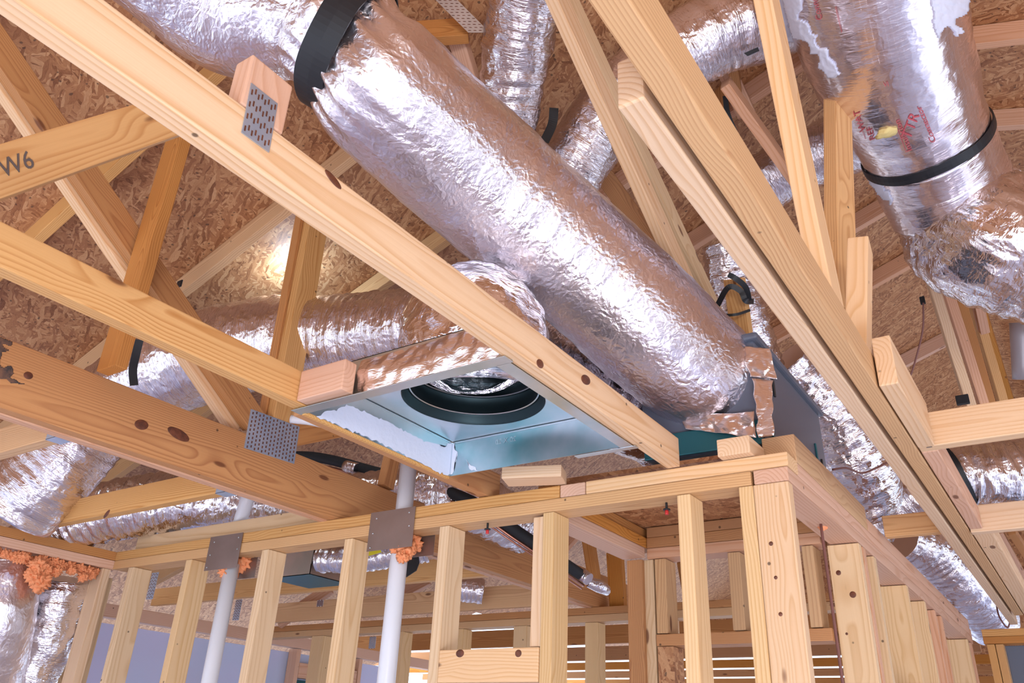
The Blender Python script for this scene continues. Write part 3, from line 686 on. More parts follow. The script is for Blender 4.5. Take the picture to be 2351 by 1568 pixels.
# far right wall beyond
boxd('top_plate', 'upper top plate at the far right corner', -0.50, 1.2, 5.33, 5.419, 0.6865, 0.724, 'honey', 'plate')
boxd('top_plate', 'lower top plate at the far right corner', -0.50, 1.2, 5.33, 5.419, 0.648, 0.6855, 'amber', 'plate')
for x, lb in ((-0.488, 'first stud under the far right plates'), (-0.447, 'second stud under the far right plates')):
    boxd('wall_stud', lb, x, x + 0.038, 5.33, 5.419, FL, 0.646, 'honey', 'stud', axis=2)
hw = boxd('house_wrap', 'grey sheathing panel at the bottom right corner', -0.405, 0.5, 5.36, 5.37, FL, 0.64, 'tub', 'panel')

# ================================================================ closet beyond the front wall
boxd('strand_board_panel', 'strand board lid over the small closet', -1.36, -0.65, 2.125, 2.81, 0.765, 0.777, 'osb', 'panel', bev=0.0)
boxd('top_plate', 'upper plate along the left side of the closet', -1.36, -1.272, 2.122, 2.80, 0.688, 0.725, 'amber', 'plate')
boxd('top_plate', 'lower plate along the left side of the closet, blue lit below', -1.36, -1.272, 2.122, 2.71, 0.650, 0.687, 'rosy', 'plate')
boxd('top_plate', 'third plate on the left side of the closet under its lid', -1.36, -1.285, 2.122, 2.80, 0.726, 0.763, 'amber', 'plate')
boxd('top_plate', 'upper plate at the back of the closet', -1.27, -0.66, 2.722, 2.81, 0.6865, 0.724, 'amber', 'plate')
boxd('top_plate', 'lower plate at the back of the closet', -1.27, -0.66, 2.722, 2.81, 0.648, 0.6855, 'rosy', 'plate')
boxd('top_plate', 'third plate at the back of the closet under its lid', -1.27, -0.66, 2.725, 2.81, 0.725, 0.762, 'amber', 'plate')
def ystud(label, pxl, pxr, py, y, zt, zb, mat='stud', dep=0.089):
    a = PY(pxl, py, y); b = PY(pxr, py, y)
    return boxd('wall_stud', label, a.x, b.x, y, y + dep, zb, zt, mat, 'stud', axis=2)
ystud('amber corner stud at the left back of the closet', 1439, 1474, 1300, 2.712, 0.647, FL, 'amber')
ystud('grey weathered stud in the closet corner', 1478, 1500, 1300, 2.73, 0.647, FL, 'stud')
ystud('short streaky stud above the closet header, left one', 1503, 1528, 1300, 2.725, 0.646, 0.393, 'honey')
ystud('short streaky stud behind the corner post, beside the round knot stud', 1840, 1866, 1260, 2.725, 0.646, 0.393, 'honey')
ystud('short streaky stud above the closet header, right one', 1672, 1700, 1300, 2.725, 0.646, 0.393, 'honey')
boxd('closet_header', 'flat header board at the back of the closet', -1.245, -0.66, 2.722, 2.81, 0.352, 0.390, 'amber', 'timber')
boxd('board_strip', 'strand board strip below the closet header', -1.242, -1.185, 2.725, 2.81, FL, 0.350, 'osb', 'panel', bev=0, axis=2)

# ================================================================ frame wall C and joists further back
boxd('top_plate', 'lower top plate of the rear framed wall', -4.80, -0.66, 4.0, 4.089, 0.648, 0.6855, 'honey', 'plate')
boxd('top_plate', 'upper top plate of the rear framed wall', -4.80, -0.66, 4.0, 4.089, 0.6865, 0.724, 'amber', 'plate')
for k, (a, b, lb) in enumerate(((715, 742, 'rear wall stud right of the dark teal window'), (905, 925, 'rear wall stud just right of the second white pipe'),
                   (1042, 1062, 'short rear wall stud above the blocking, left one'), (1178, 1208, 'short rear wall stud above the blocking, right one'), (1343, 1372, 'rear wall stud between the wide stud and the closet'),
                   (1505, 1545, 'rear wall stud seen through the closet'))):
    ystud(lb, a, b, 1470, 4.0, 0.647, FL, 'stud')
boxd('ceiling_joist', 'joist behind the white pipes carrying the metal duct box', -4.79, G - 0.085, 3.08, 3.118, 0.725, 0.825, 'honey', 'joist')
boxd('ceiling_joist', 'joist lying just before the rear wall plates', -4.79, G - 0.085, 3.88, 3.918, 0.728, 0.850, 'honey', 'joist')
for k, (y, zt, lb) in enumerate(((5.40, 0.85, 'nearest of the slat like joists with white gaps beyond the rear wall'), (6.35, 0.832, 'second of the slat like joists beyond the rear wall'), (7.05, 0.788, 'third of the slat like joists beyond the rear wall'),
                  (7.8, 0.786, 'fourth slat like joist, low behind the rear studs'), (8.6, 0.783, 'fifth slat like joist, lowest in the gap'))):
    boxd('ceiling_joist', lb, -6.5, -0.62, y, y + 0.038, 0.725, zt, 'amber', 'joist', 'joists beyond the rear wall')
for k, (p1_, p2_, d_, w_, lb, mt) in enumerate((((1350, 1235), (1365, 1330), 4.2, .06, 'web post left of the taped end of the black line', 'amber'), ((1412, 1270), (1420, 1400), 4.4, .09, 'brown web post beside the closet corner', 'amber'),
        ((1230, 1330), (1345, 1200), 4.9, .06, 'rafter like diagonal behind the black line', 'rosy'), ((330, 1340), (460, 1270), 4.6, .08, 'pale diagonal web behind the left studs', 'honey'),
        ((850, 1400), (985, 1330), 5.4, .08, 'diagonal web above the rear joist between two studs', 'rosy'), ((640, 1430), (760, 1350), 5.6, .08, 'diagonal web behind the metal duct box', 'rosy'),
        ((1570, 1290), (1590, 1400), 5.0, .08, 'post seen through the back of the closet', 'amber'), ((1840, 1480), (1760, 1400), 5.5, .07, 'slanting web low behind the corner post', 'amber'))):
    lumber('truss_web', lb, PD(*p1_, d_), PD(*p2_, d_), w_, 0.038, YA, mt)
boxd('wall_rail', 'long plate on top of the left outer wall panels', -4.91, -4.82, 0.2, 9.0, 0.625, 0.70, 'rosy', 'plate')
pw = PX(668, 1520, -4.86)
for k, (y, lb) in enumerate(((4.35, 'outer wall stud left of the teal window'), (5.0, 'outer wall stud right of the teal window'), (6.1, 'outer wall stud far beyond the rear wall'), (7.2, 'farthest outer wall stud'))):
    boxd('wall_stud', lb, -4.91, -4.82, y, y + 0.038, FL, 0.62, 'rosy', 'stud', axis=2)
boxd('window_pane', 'dark teal window pane in the left outer wall', -4.90, -4.89, 4.39, 4.99, -0.5, 0.42, 'teal', 'window', bev=0)
boxd('window_header', 'pale header board over the teal window', -4.91, -4.82, 4.39, 4.99, 0.43, 0.53, 'rosy', 'timber')

# ================================================================ DUCTS
SO = Vector((0, 0, 0))
md, mp, mr = duct('flexible_duct', 'large foil duct crossing the middle from the black strap down to the grey box',
    [(('d', 300, -150, 2.15), .165), (('d', 540, -5, 2.28), .208), (('d', 733, 45, 2.22), .18), (('d', 873, 200, 2.22), .20), (('d', 1104, 405, 2.38), .20), (('d', 1300, 580, 2.46), .20), (('d', 1480, 745, 2.48), .196),
     (('d', 1600, 852, 2.50), .188), (('d', 1685, 922, 2.53), .15)],
    'foil_soft', amp=0.003, rings=0.0, seed=1, step=0.008, nseg=128, gath=((0.315, 0.06, 0.15),), lum=0.012)
band('duct_strap', mp, mr, 0.315, 0.085, 'black', 'wide black strap tied around the large duct at the upper left', over=0.020, tilt=(0.62, 0.42, 0.03))
duct('flexible_duct', 'small foil duct dropping vertically at the top centre behind the main duct',
    [(('d', 1215, -60, 2.55), .122), (('d', 1190, 90, 2.68), .12), (('d', 1172, 220, 2.78), .108), (('d', 1150, 360, 2.85), .10)], 'foil', amp=0.006, rings=0.003, seed=2)
d3, p3, r3 = duct('flexible_duct', 'foil branch duct rising from behind the main duct to the mastic joint',
    [(('d', 1270, 480, 3.0), .12), (('d', 1345, 335, 2.95), .125), (('d', 1450, 205, 2.95), .138), (('d', 1620, 90, 2.92), .145), (('d', 1760, 45, 2.92), .145), (('d', 1880, 10, 2.95), .14)], 'foil', amp=0.005, rings=0.0025, seed=3)
duct('flexible_duct', 'thin foil branch duct passing behind the pale leaning web',
    [(('d', 1640, 520, 3.5), .12), (('d', 1740, 430, 3.45), .125), (('d', 1830, 375, 3.4), .125), (('d', 1940, 330, 3.3), .13), (('d', 2010, 300, 3.2), .13)], 'foil', amp=0.006, rings=0.003, seed=4)
# trunk
tk, tp, tr = duct('trunk_duct', 'wide rigid trunk duct with red print entering at the top right',
    [(('d', 1980, -130, 2.45), .25), (('d', 2012, 30, 2.58), .255), (('d', 2058, 180, 2.72), .24), (('d', 2115, 305, 2.86), .212), (('d', 2128, 335, 2.89), .210)], 'foil_grid', amp=0.003, rings=0.0, seed=5, nseg=128)
band('duct_strap', tp, tr, 0.93, 0.035, 'black', 'thin black band around the trunk duct at the right', tilt=(0, 0, 0), over=0.006)
col, cp, cr = duct('duct_collar', 'smooth gridded collar below the black band of the trunk duct',
    [(('d', 2124, 322, 2.88), .215), (('d', 2150, 390, 2.96), .217), (('d', 2185, 460, 3.0), .218)], 'foil_grid', amp=0.002, rings=0.0, seed=6, nseg=128)
duct('flexible_duct', 'crushed foil elbow below the trunk collar running off the right edge',
    [(('d', 2192, 462, 3.0), .215), (('d', 2232, 520, 3.0), .25), (('d', 2290, 555, 2.9), .24), (('d', 2400, 595, 2.85), .235), (('d', 2560, 640, 2.8), .235)], 'foil_hard', amp=0.012, rings=0.007, pitch=0.05, seed=7, nseg=128)
duct('flexible_duct', 'bit of foil duct at the top right corner', [(('d', 2250, -60, 3.3), .12), (('d', 2330, -45, 3.3), .12), (('d', 2450, -30, 3.3), .12)], 'foil_hard', amp=0.008, seed=8)
# behind the girder
d6, p6, r6 = duct('flexible_duct', 'thick foil duct looping behind the left girder truss',
    [(('d', 30, 1170, 3.15), .17), (('d', 130, 1065, 3.2), .17), (('d', 260, 925, 3.3), .17), (('d', 420, 835, 3.25), .185), (('d', 600, 790, 3.2), .185), (('d', 800, 775, 3.1), .165), (('d', 960, 755, 2.95), .15), (('d', 1120, 745, 2.8), .15),
     (('d', 1280, 850, 2.75), .145), (('d', 1450, 950, 2.75), .14), (('d', 1560, 1010, 2.8), .13), (('d', 1640, 1060, 2.9), .12)], 'foil', amp=0.007, rings=0.004, seed=9, nseg=96, step=0.010)
duct('flexible_duct', 'long crinkled foil duct lying low behind the oval knotted joist',
    [(('d', 60, 1265, 3.5), .12), (('d', 170, 1195, 3.55), .13), (('d', 330, 1160, 3.6), .135), (('d', 500, 1150, 3.6), .135), (('d', 700, 1160, 3.6), .13), (('d', 900, 1150, 3.5), .13), (('d', 1060, 1150, 3.5), .13), (('d', 1200, 1210, 3.7), .12)], 'foil_hard', amp=0.009, rings=0.006, seed=10)
bt, pb, rb = duct('register_boot', 'crumpled bright foil elbow on top of the register box',
    [((-1.212, 1.565, 0.855), .205), ((-1.20, 1.54, 0.96), .20), ((-1.24, 1.58, 1.05), .185), ((-1.34, 1.70, 1.13), .16), ((-1.47, 1.85, 1.19), .14)], 'foil_hard', amp=0.012, rings=0.006, seed=11, step=0.006, nseg=110, caps=False)
# near left wall
duct('flexible_duct', 'silver foil bag hanging below the foam at the left bottom', [(('d', 150, 1330, 3.55), .11), (('d', 115, 1450, 3.5), .125), (('d', 70, 1570, 3.45), .125), (('d', 30, 1680, 3.4), .125)], 'foil_hard', amp=0.012, rings=0.0, seed=12)
duct('flexible_duct', 'smooth foil sleeve at the extreme left bottom edge', [(('d', 20, 1300, 3.4), .13), (('d', 0, 1420, 3.3), .13), (('d', -30, 1600, 3.3), .13)], 'foil_soft', amp=0.004, rings=0.0, seed=13)
# right of the grey box
duct('flexible_duct', 'foil duct hanging right of the grey plastic box', [(('d', 1800, 830, 3.5), .14), (('d', 1890, 930, 3.5), .15), (('d', 1960, 1050, 3.5), .16), (('d', 1990, 1150, 3.6), .15)], 'foil_hard', amp=0.011, rings=0.005, seed=14)
duct('flexible_duct', 'upright foil duct strapped to the post above the grey box', [(('d', 1665, 560, 3.35), .09), (('d', 1680, 650, 3.35), .10), (('d', 1715, 760, 3.35), .10), (('d', 1745, 850, 3.4), .10)], 'foil_hard', amp=0.010, rings=0.004, seed=15)
dd, pd_, rd_ = duct('flexible_duct', 'foil duct under the upper cross block with a black strap, right edge', [(('d', 2430, 1065, 3.9), .15), (('d', 2300, 1085, 3.9), .155), (('d', 2200, 1090, 3.95), .15), (('d', 2100, 1140, 4.0), .14), (('d', 2010, 1190, 4.1), .13)], 'foil_hard', amp=0.009, rings=0.005, seed=16)
band('duct_strap', pd_, rd_, 0.53, 0.055, 'black', 'black strap around the duct under the upper cross block')
duct('flexible_duct', 'brown looking foil duct beyond the long wall plate at the lower right', [(('d', 2060, 1230, 4.6), .14), (('d', 2140, 1270, 4.7), .16), (('d', 2220, 1350, 4.8), .18), (('d', 2275, 1425, 5.0), .16)], 'foil', amp=0.009, rings=0.004, seed=17)
duct('flexible_duct', 'short spiral foil duct entering the metal duct box', [(('d', 735, 1283, 3.9), .062), (('d', 800, 1283, 3.85), .065), (('d', 900, 1272, 3.8), .065), (('d', 985, 1262, 3.8), .06)], 'foil_hard', amp=0.004, rings=0.004, pitch=0.03, seed=18, step=0.006, nseg=48)
duct('flexible_duct', 'short spiral foil duct resting on the rear joist', [(('d', 1040, 1350, 4.6), .07), (('d', 1075, 1352, 4.6), .075), (('d', 1110, 1358, 4.6), .07)], 'foil', amp=0.003, rings=0.004, pitch=0.03, seed=19, step=0.006, nseg=48)
tube('vent_pipe', [PD(2345, 740, 3.4), PD(2352, 870, 3.4)], 0.045, 'pipegrey', 'grey flue pipe end cut by the right edge', 'pipe')

# mastic on the trunk
coat('mastic', 'white mastic smeared at the left joint of the trunk duct', tk, [(1785, -20), (1835, -20), (1840, 40), (1870, 80), (1895, 120), (1935, 165), (1900, 175), (1850, 95), (1800, 70), (1782, 40)], 'mastic', step=3, rag=16)
coat('mastic', 'white mastic smeared on the upper right of the trunk duct', tk, [(2130, -20), (2240, -20), (2225, 20), (2205, 45), (2200, 95), (2180, 60), (2150, 90), (2140, 30)], 'mastic', step=3, rag=16)
coat('mastic', 'white mastic on the left side of the trunk collar', col, [(1955, 310), (1990, 330), (2000, 380), (2030, 420), (2045, 470), (2010, 440), (1975, 400), (1955, 385)], 'mastic', step=3, rag=14)
coat('mastic', 'white mastic on the end of the upper branch duct', d3, [(1770, -20), (1830, -20), (1850, 60), (1845, 110), (1800, 85), (1775, 60)], 'mastic', step=3, rag=14)
for s_, x, y, dx, dy, sz in (('TTR', 2090, 322, 24, -62, 34), ('Connector', 2150, 325, -36, -84, 20), ('Insulation', 2095, 345, -36, -84, 20), ('_____', 2078, 350, -40, -110, 22), ('_____', 1985, 320, -40, -100, 22), ('VI', 2030, 200, 30, -8, 14), ('WAT', 1988, 300, -20, -60, 22), ('_____', 1930, 75, -22, -90, 24), ('Connec', 1888, 45, -22, -80, 20), ('REF', 2010, 320, -20, -60, 20)):
    print_on('red_print', s_, tk, x, y, dx, dy, sz, 'redink', tk)
blob('wool_tuft', [(PD(2035, 305, 2.62), (0.03, 0.02, 0.012))], 'yellowwool', 'tuft of yellow wool stuck on the trunk duct', 'insulation', amp=0.5)

# ================================================================ REGISTER BOX
bx0, bx1, by0, by1, bz0, bz1 = -1.472, -0.895, 1.240, 1.812, 0.724, 0.828
rb_ = bpy.data.objects.new('register_box', None); C.objects.link(rb_); rb_.location = V(((bx0 + bx1) / 2, (by0 + by1) / 2, bz0)); bpy.context.view_layer.update()
tag(rb_, 'square galvanised register box open downwards between two chords', 'duct box')
bm = bmesh.new(); th = 0.002; cxr, cyr, hr = -1.212, 1.565, 0.190
for k, (x0, x1, y0, y1) in enumerate(((bx0, bx0 + th, by0, by1), (bx1 - th, bx1, by0, by1), (bx0, bx1, by0, by0 + th), (bx0, bx1, by1 - th, by1))):
    box_bm(bm, x1 - x0, y1 - y0, bz1 - bz0, ((x0 + x1) / 2, (y0 + y1) / 2, (bz0 + bz1) / 2 + H), mi=1 if k == 3 else 0)
for (x0, x1, y0, y1) in ((bx0 + th, bx0 + th + .004, by0, by1), (bx0, bx1, by1 - th - .004, by1 - th)):
    box_bm(bm, x1 - x0, y1 - y0, 0.004, ((x0 + x1) / 2, (y0 + y1) / 2, bz1 - 0.004 + H))
box_bm(bm, 0.004, 0.004, bz1 - bz0, (bx0 + th + .002, by1 - th - .002, (bz0 + bz1) / 2 + H))
# top sheet with a round hole
ns = 96; inner = []; outer = []
for k in range(ns):
    a = 2 * math.pi * k / ns; ca, sa = math.cos(a), math.sin(a)
    inner.append((cxr + hr * ca, cyr + hr * sa))
    sc_ = min(((bx1 if ca > 0 else bx0) - cxr) / ca if abs(ca) > 1e-6 else 9, ((by1 if sa > 0 else by0) - cyr) / sa if abs(sa) > 1e-6 else 9)
    outer.append((cxr + sc_ * ca, cyr + sc_ * sa))
for zz in (bz1, bz1 + 0.002):
    vi = [bm.verts.new((x, y, zz + H)) for x, y in inner]; vo = [bm.verts.new((x, y, zz + H)) for x, y in outer]
    for k in range(ns): bm.faces.new((vi[k], vi[(k + 1) % ns], vo[(k + 1) % ns], vo[k]))
bmesh.ops.recalc_face_normals(bm, faces=bm.faces)
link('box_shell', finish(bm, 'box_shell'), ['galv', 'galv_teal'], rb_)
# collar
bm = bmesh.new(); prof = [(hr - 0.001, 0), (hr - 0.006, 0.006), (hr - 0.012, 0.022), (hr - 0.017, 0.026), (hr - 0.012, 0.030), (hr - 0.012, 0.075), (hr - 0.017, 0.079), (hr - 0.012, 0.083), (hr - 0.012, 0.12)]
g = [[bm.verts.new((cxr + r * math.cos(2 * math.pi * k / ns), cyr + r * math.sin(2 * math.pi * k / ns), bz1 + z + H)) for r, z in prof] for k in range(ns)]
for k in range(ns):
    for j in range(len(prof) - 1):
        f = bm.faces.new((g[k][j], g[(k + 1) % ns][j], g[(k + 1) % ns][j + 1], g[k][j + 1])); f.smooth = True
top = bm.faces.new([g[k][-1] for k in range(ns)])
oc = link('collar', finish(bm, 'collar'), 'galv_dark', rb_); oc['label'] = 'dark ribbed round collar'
for zz, rr in ((0.026, 0.0), (0.079, 0.0)):
    bm = bmesh.new(); pts = []
    for k in range(ns):
        a = 2 * math.pi * k / ns; pts.append([bm.verts.new((cxr + (hr - 0.0175 + q[0]) * math.cos(a), cyr + (hr - 0.0175 + q[0]) * math.sin(a), bz1 + zz + q[1] + H)) for q in ((0, -0.0018), (-0.003, 0), (0, 0.0018))])
    for k in range(ns):
        for j in range(3): bm.faces.new((pts[k][j], pts[(k + 1) % ns][j], pts[(k + 1) % ns][(j + 1) % 3], pts[k][(j + 1) % 3]))
    link('collar_rib', finish(bm, 'collar_rib'), 'galv', oc)
bm = bmesh.new()
def strip(x0, x1, y0, y1, z0, z1): box_bm(bm, x1 - x0, y1 - y0, z1 - z0, ((x0 + x1) / 2, (y0 + y1) / 2, (z0 + z1) / 2 + H), bev=0.0006)
strip(bx0 - 0.02, bx1 + 0.03, by0 - 0.030, by0 + 0.002, 0.7195, 0.7215); strip(bx0 - 0.02, bx1 + 0.03, by0 - 0.002, by0, 0.7215, 0.75)
link('flange', finish(bm, 'flange'), 'galv', rb_)
bm = bmesh.new(); strip(bx1 - 0.012, bx1 + 0.022, by0, by1 + 0.01, 0.7195, 0.7215); strip(bx1 + 0.004, bx1 + 0.006, by0, by1, 0.7215, 0.735)
link('flange', finish(bm, 'flange'), 'galv', rb_)
bm = bmesh.new(); strip(bx1 - 0.15, bx1 + 0.03, by1 - 0.006, by1 + 0.014, 0.7185, 0.7205)
link('flange', finish(bm, 'flange'), 'galv', rb_)
bm = bmesh.new(); strip(bx0 - 0.012, bx0 - 0.001, by0, by1, 0.717, 0.74)
o = link('edge_strip', finish(bm, 'edge_strip'), 'honey', rb_); o['label'] = 'thin wooden strip along one edge'
# brushed mastic on the inside faces
def brush(name, pts, nrm, mat='mastic'):
    """ragged flat patch: pts polygon (eye-relative), jittered outline"""
    out = []; k = len(pts)
    for i in range(k):
        a, b = Vector(pts[i]), Vector(pts[(i + 1) % k]); n = max(2, int((b - a).length / 0.008))
        for j in range(n):
            p = a.lerp(b, j / n); t = (b - a).normalized().cross(nrm); out.append(p + t * 0.007 * noise.noise(p * 90 + Vector((3, 1, 2))) + t * 0.004 * noise.noise(p * 300))
    bm = bmesh.new(); a = [bm.verts.new(V(p)) for p in out]; b = [bm.verts.new(V(p) + nrm * 0.0015) for p in out]
    bm.faces.new(a); bm.faces.new(b)
    bmesh.ops.triangulate(bm, faces=bm.faces); n = len(out)
    for i in range(n): bm.faces.new((a[i], b[i], b[(i + 1) % n], a[(i + 1) % n]))
    bmesh.ops.recalc_face_normals(bm, faces=bm.faces)
    o = link(name, finish(bm, name), mat, rb_); o['label'] = 'brushed white mastic'; return o
xf = bx0 + th + 0.0005; yf = by1 - th - 0.0005
brush('mastic', [PX(*p, xf) for p in ((725, 955), (800, 930), (860, 955), (960, 1005), (1012, 1030), (1035, 1015), (1043, 1088), (1018, 1090), (960, 1060), (900, 1030), (800, 985))], XA)
brush('mastic', [PY(*p, yf) for p in ((1024, 1010), (1043, 1020), (1050, 1045), (1038, 1088), (1020, 1092))], -YA)
brush('mastic', [PY(*p, yf) for p in ((1070, 1055), (1088, 1070), (1098, 1082), (1082, 1082))], -YA)
text('embossing', '20 X 20', PY(1185, 1012, yf - 0.001), -XA, ZA, 0.022, 'galv', rb_, thick=0.0008)
# foil tape and torn foil on the outer left side
bm = bmesh.new(); nx_, nz_ = 60, 12; gr = {}
for i in range(nx_ + 1):
    for j in range(nz_ + 1):
        x = -1.30 + (bx1 + 0.01 + 1.30) * i / nx_; z = 0.735 + 0.085 * j / nz_ * (1 + 0.18 * noise.noise(Vector((x * 9, 0, 3))))
        y = by0 - 0.004 - 0.010 * math.sin(math.pi * min(1, j / nz_)) + 0.006 * noise.noise(Vector((x * 14, 2, z * 14))) + 0.006 * noise.noise(Vector((x * 40, 2, z * 40)))
        gr[i, j] = bm.verts.new(V((x, y, z)))
for i in range(nx_):
    for j in range(nz_): f = bm.faces.new((gr[i, j], gr[i + 1, j], gr[i + 1, j + 1], gr[i, j + 1])); f.smooth = True
uvl = bm.loops.layers.uv.new('uv')
for f in bm.faces:
    for lp_ in f.loops: lp_[uvl].uv = (lp_.vert.co.x, lp_.vert.co.z)
ft = link('foil_wrap', finish(bm, 'foil_wrap'), 'foil_tape', rb_); ft['label'] = 'torn coppery foil wrap on the outer side'
tube('white_pipe', [PD(668, 962, 2.75), PD(735, 972, 2.75), PD(860, 1010, 2.9)], 0.014, 'pvc', 'thin white pipe passing behind the tall post and the box', 'pipe')

# ================================================================ GREY PLASTIC BOX
gb = bpy.data.objects.new('plastic_box', None); C.objects.link(gb); gb.location = V((-0.8, 2.6, 0.77)); bpy.context.view_layer.update()
tag(gb, 'grey blue box with slotted side where the large duct ends', 'box')
gx0, gx1, gy0, gy1, gz0, gz1 = -1.0, -0.635, 2.16, 2.98, 0.80, 1.12
def gm(): return Matrix.Translation(V((gx1, gy0, gz0))) @ Matrix.Rotation(math.radians(4), 4, 'X') @ Matrix.Rotation(math.radians(2), 4, 'Z')
bm = bmesh.new(); box_bm(bm, gx1 - gx0, gy1 - gy0, gz1 - gz0, (-(gx1 - gx0) / 2, (gy1 - gy0) / 2, (gz1 - gz0) / 2), bev=0.012, mat=gm()); link('tub', finish(bm, 'tub'), 'tub', gb)
bm = bmesh.new(); box_bm(bm, gx1 - gx0 + 0.03, gy1 - gy0 + 0.03, 0.022, (-(gx1 - gx0) / 2, (gy1 - gy0) / 2, gz1 - gz0 + 0.005), bev=0.008, mat=gm()); link('rim', finish(bm, 'rim'), 'tub', gb)
for (yy, zz) in ((0.10, 0.235), (0.16, 0.215), (0.66, 0.14), (0.73, 0.10), (0.08, 0.05)):
    bm = bmesh.new(); box_bm(bm, 0.006, 0.014, 0.055, (0.003, yy, zz), bev=0.002, mat=gm()); link('slot', finish(bm, 'slot'), 'tubteal' if yy in (0.10, 0.66, 0.08) else 'black', gb)
bm = bmesh.new(); box_bm(bm, gx1 - gx0 - 0.01, 0.012, 0.07, (-(gx1 - gx0) / 2, -0.006, 0.035), bev=0.003, mat=gm()); link('front_trim', finish(bm, 'front_trim'), 'tubteal', gb)
crumple('foil_tape', [PY(*q, 2.12) for q in ((1708, 795), (1768, 800), (1784, 870), (1722, 865))], 'foil_tape', parent=gb, seed=3)
crumple('foil_tape', [PY(*q, 2.11) for q in ((1728, 868), (1772, 872), (1778, 1000), (1740, 1004))], 'foil_tape', parent=gb, seed=8)
crumple('foil_tape', [PY(*q, 2.13) for q in ((1560, 955), (1735, 945), (1738, 1005), (1575, 985))], 'foil_tape', parent=gb, seed=12, amp=0.009)

# ================================================================ METAL DUCT BOX behind the front wall
mb = bpy.data.objects.new('duct_box', None); C.objects.link(mb); mb.location = V((-3.35, 3.0, 0.74)); bpy.context.view_layer.update()
tag(mb, 'open metal duct box with a dark teal bottom seen between studs', 'duct box')
c0 = PY(711, 1318, 2.75); bxx, byy, bzz = c0.x, 2.75, c0.z
quadprism('side_sheet', [(bxx - 0.30, byy, bzz), (bxx, byy, bzz), (bxx, byy, bzz + 0.16), (bxx - 0.30, byy, bzz + 0.16)], 0.003, YA, 'galv', parent=mb)
quadprism('side_sheet', [(bxx, byy, bzz), (bxx, byy + 0.28, bzz), (bxx, byy + 0.28, bzz + 0.05), (bxx, byy, bzz + 0.05)], 0.003, -XA, 'platebrown', parent=mb)
quadprism('bottom_sheet', [(bxx - 0.30, byy, bzz), (bxx, byy, bzz), (bxx, byy + 0.28, bzz), (bxx - 0.30, byy + 0.28, bzz)], 0.003, ZA, 'tubteal', parent=mb)
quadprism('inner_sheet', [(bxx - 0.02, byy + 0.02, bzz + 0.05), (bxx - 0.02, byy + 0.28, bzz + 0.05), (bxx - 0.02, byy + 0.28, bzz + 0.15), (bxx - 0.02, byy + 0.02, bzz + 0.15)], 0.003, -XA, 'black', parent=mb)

# ================================================================ STEEL PLATES
def gang(label, A, U, Vv, nU, nV, nrm, mat='plate', name='nail_plate', slots=True, par=None, sl=(0.003, 0.009)):
    """toothed plate: A corner, U and Vv edge vectors"""
    bm = bmesh.new(); nrm = nrm.normalized(); u, v = U.normalized(), Vv.normalized()
    c = A + U / 2 + Vv / 2; mt = Matrix((u, v, nrm)).transposed().to_4x4(); mt.translation = V(c)
    box_bm(bm, U.length, Vv.length, 0.0015, (0, 0, 0), mat=mt)
    if slots:
        for i in range(nU):
            for j in range(nV):
                x = (-0.5 + (i + 0.5) / nU) * U.length * 0.97; y = (-0.5 + (j + 0.5) / nV) * Vv.length * 0.97 + (0.0025 if i % 2 else -0.0025)
                box_bm(bm, sl[0], sl[1], 0.0012, (x, y, 0.0009), mi=1, mat=mt)
    me = finish(bm, name)
    o = link(name, me, [mat, 'knot'], par)
    if label: tag(o, label, 'steel plate')
    return o
gx = G + 0.001
gang('square toothed nail plate joining webs to the left girder chord', Vector((gx, 1.59, 0.853)), Vector((0, 0.215, 0.01)), Vector((0, -0.004, 0.135)), 14, 9, XA, sl=(0.0045, 0.008))
gang('small slotted nail plate on the pale chord under the black strap', Vector((-0.8375, 0.508, 0.763)), Vector((0, 0.05, 0.0)), Vector((0, -0.004, 0.090)), 8, 4, XA, sl=(0.0022, 0.009))
gang('dark nail plate on the brown web at the top centre', PD(990, -10, 2.68), PD(1075, 75, 2.68) - PD(990, -10, 2.68), PD(1095, 0, 2.68) - PD(1045, 0, 2.68), 12, 4, -YA, 'platebrown')
pg = gang('brown steel stud guard over the first white pipe', Vector((-2.846, 2.026, 0.592)), Vector((0.196, 0, 0.0)), Vector((0, 0, 0.133)), 1, 1, -YA, 'platebrown', 'stud_guard', slots=False)
pg2 = gang('brown steel stud guard over the second white pipe', Vector((-1.980, 2.026, 0.592)), Vector((0.200, 0, 0.0)), Vector((0, 0, 0.133)), 1, 1, -YA, 'platebrown', 'stud_guard', slots=False)
gang('rear steel stud guard right of the second white pipe', PY(945, 1280, 2.125), Vector((0.095, 0, 0.0)), Vector((0, 0, 0.085)), 1, 1, -YA, 'platebrown', 'stud_guard', slots=False)
gang('rear steel stud guard right of the first white pipe', PY(545, 1330, 2.125), Vector((0.10, 0, 0.0)), Vector((0, 0, 0.085)), 1, 1, -YA, 'platebrown', 'stud_guard', slots=False)
for par, x0 in ((pg, -2.846), (pg2, -1.98)):
    for dx, dz in ((0.02, 0.06), (0.18, 0.07), (0.03, 0.11), (0.175, 0.115), (0.015, 0.012)):
        blob('nail_head', [(Vector((x0 + dx, 2.024, 0.592 + dz)), (0.003, 0.0012, 0.003))], 'galv', parent=par, amp=0, sub=2)
for px, py, w_, h_, d_, lb in ((350, 1345, 26, 60, 4.4, 'ribbed steel strap left of the split knot stud'), (545, 1400, 22, 46, 4.9, 'ribbed steel strap beside the first white pipe'),
                       (855, 1475, 20, 26, 5.6, 'ribbed steel strap low behind the second pipe'), (735, 1385, 20, 14, 4.8, 'small toothed plate below the metal duct box')):
    c = PD(px, py, d_); s = d_ / FPX
    gang(lb, c - XA * w_ * s / 2 - ZA * h_ * s / 2, XA * w_ * s, ZA * h_ * s, 5, 8, -YA, 'plate', sl=(0.006, 0.004))

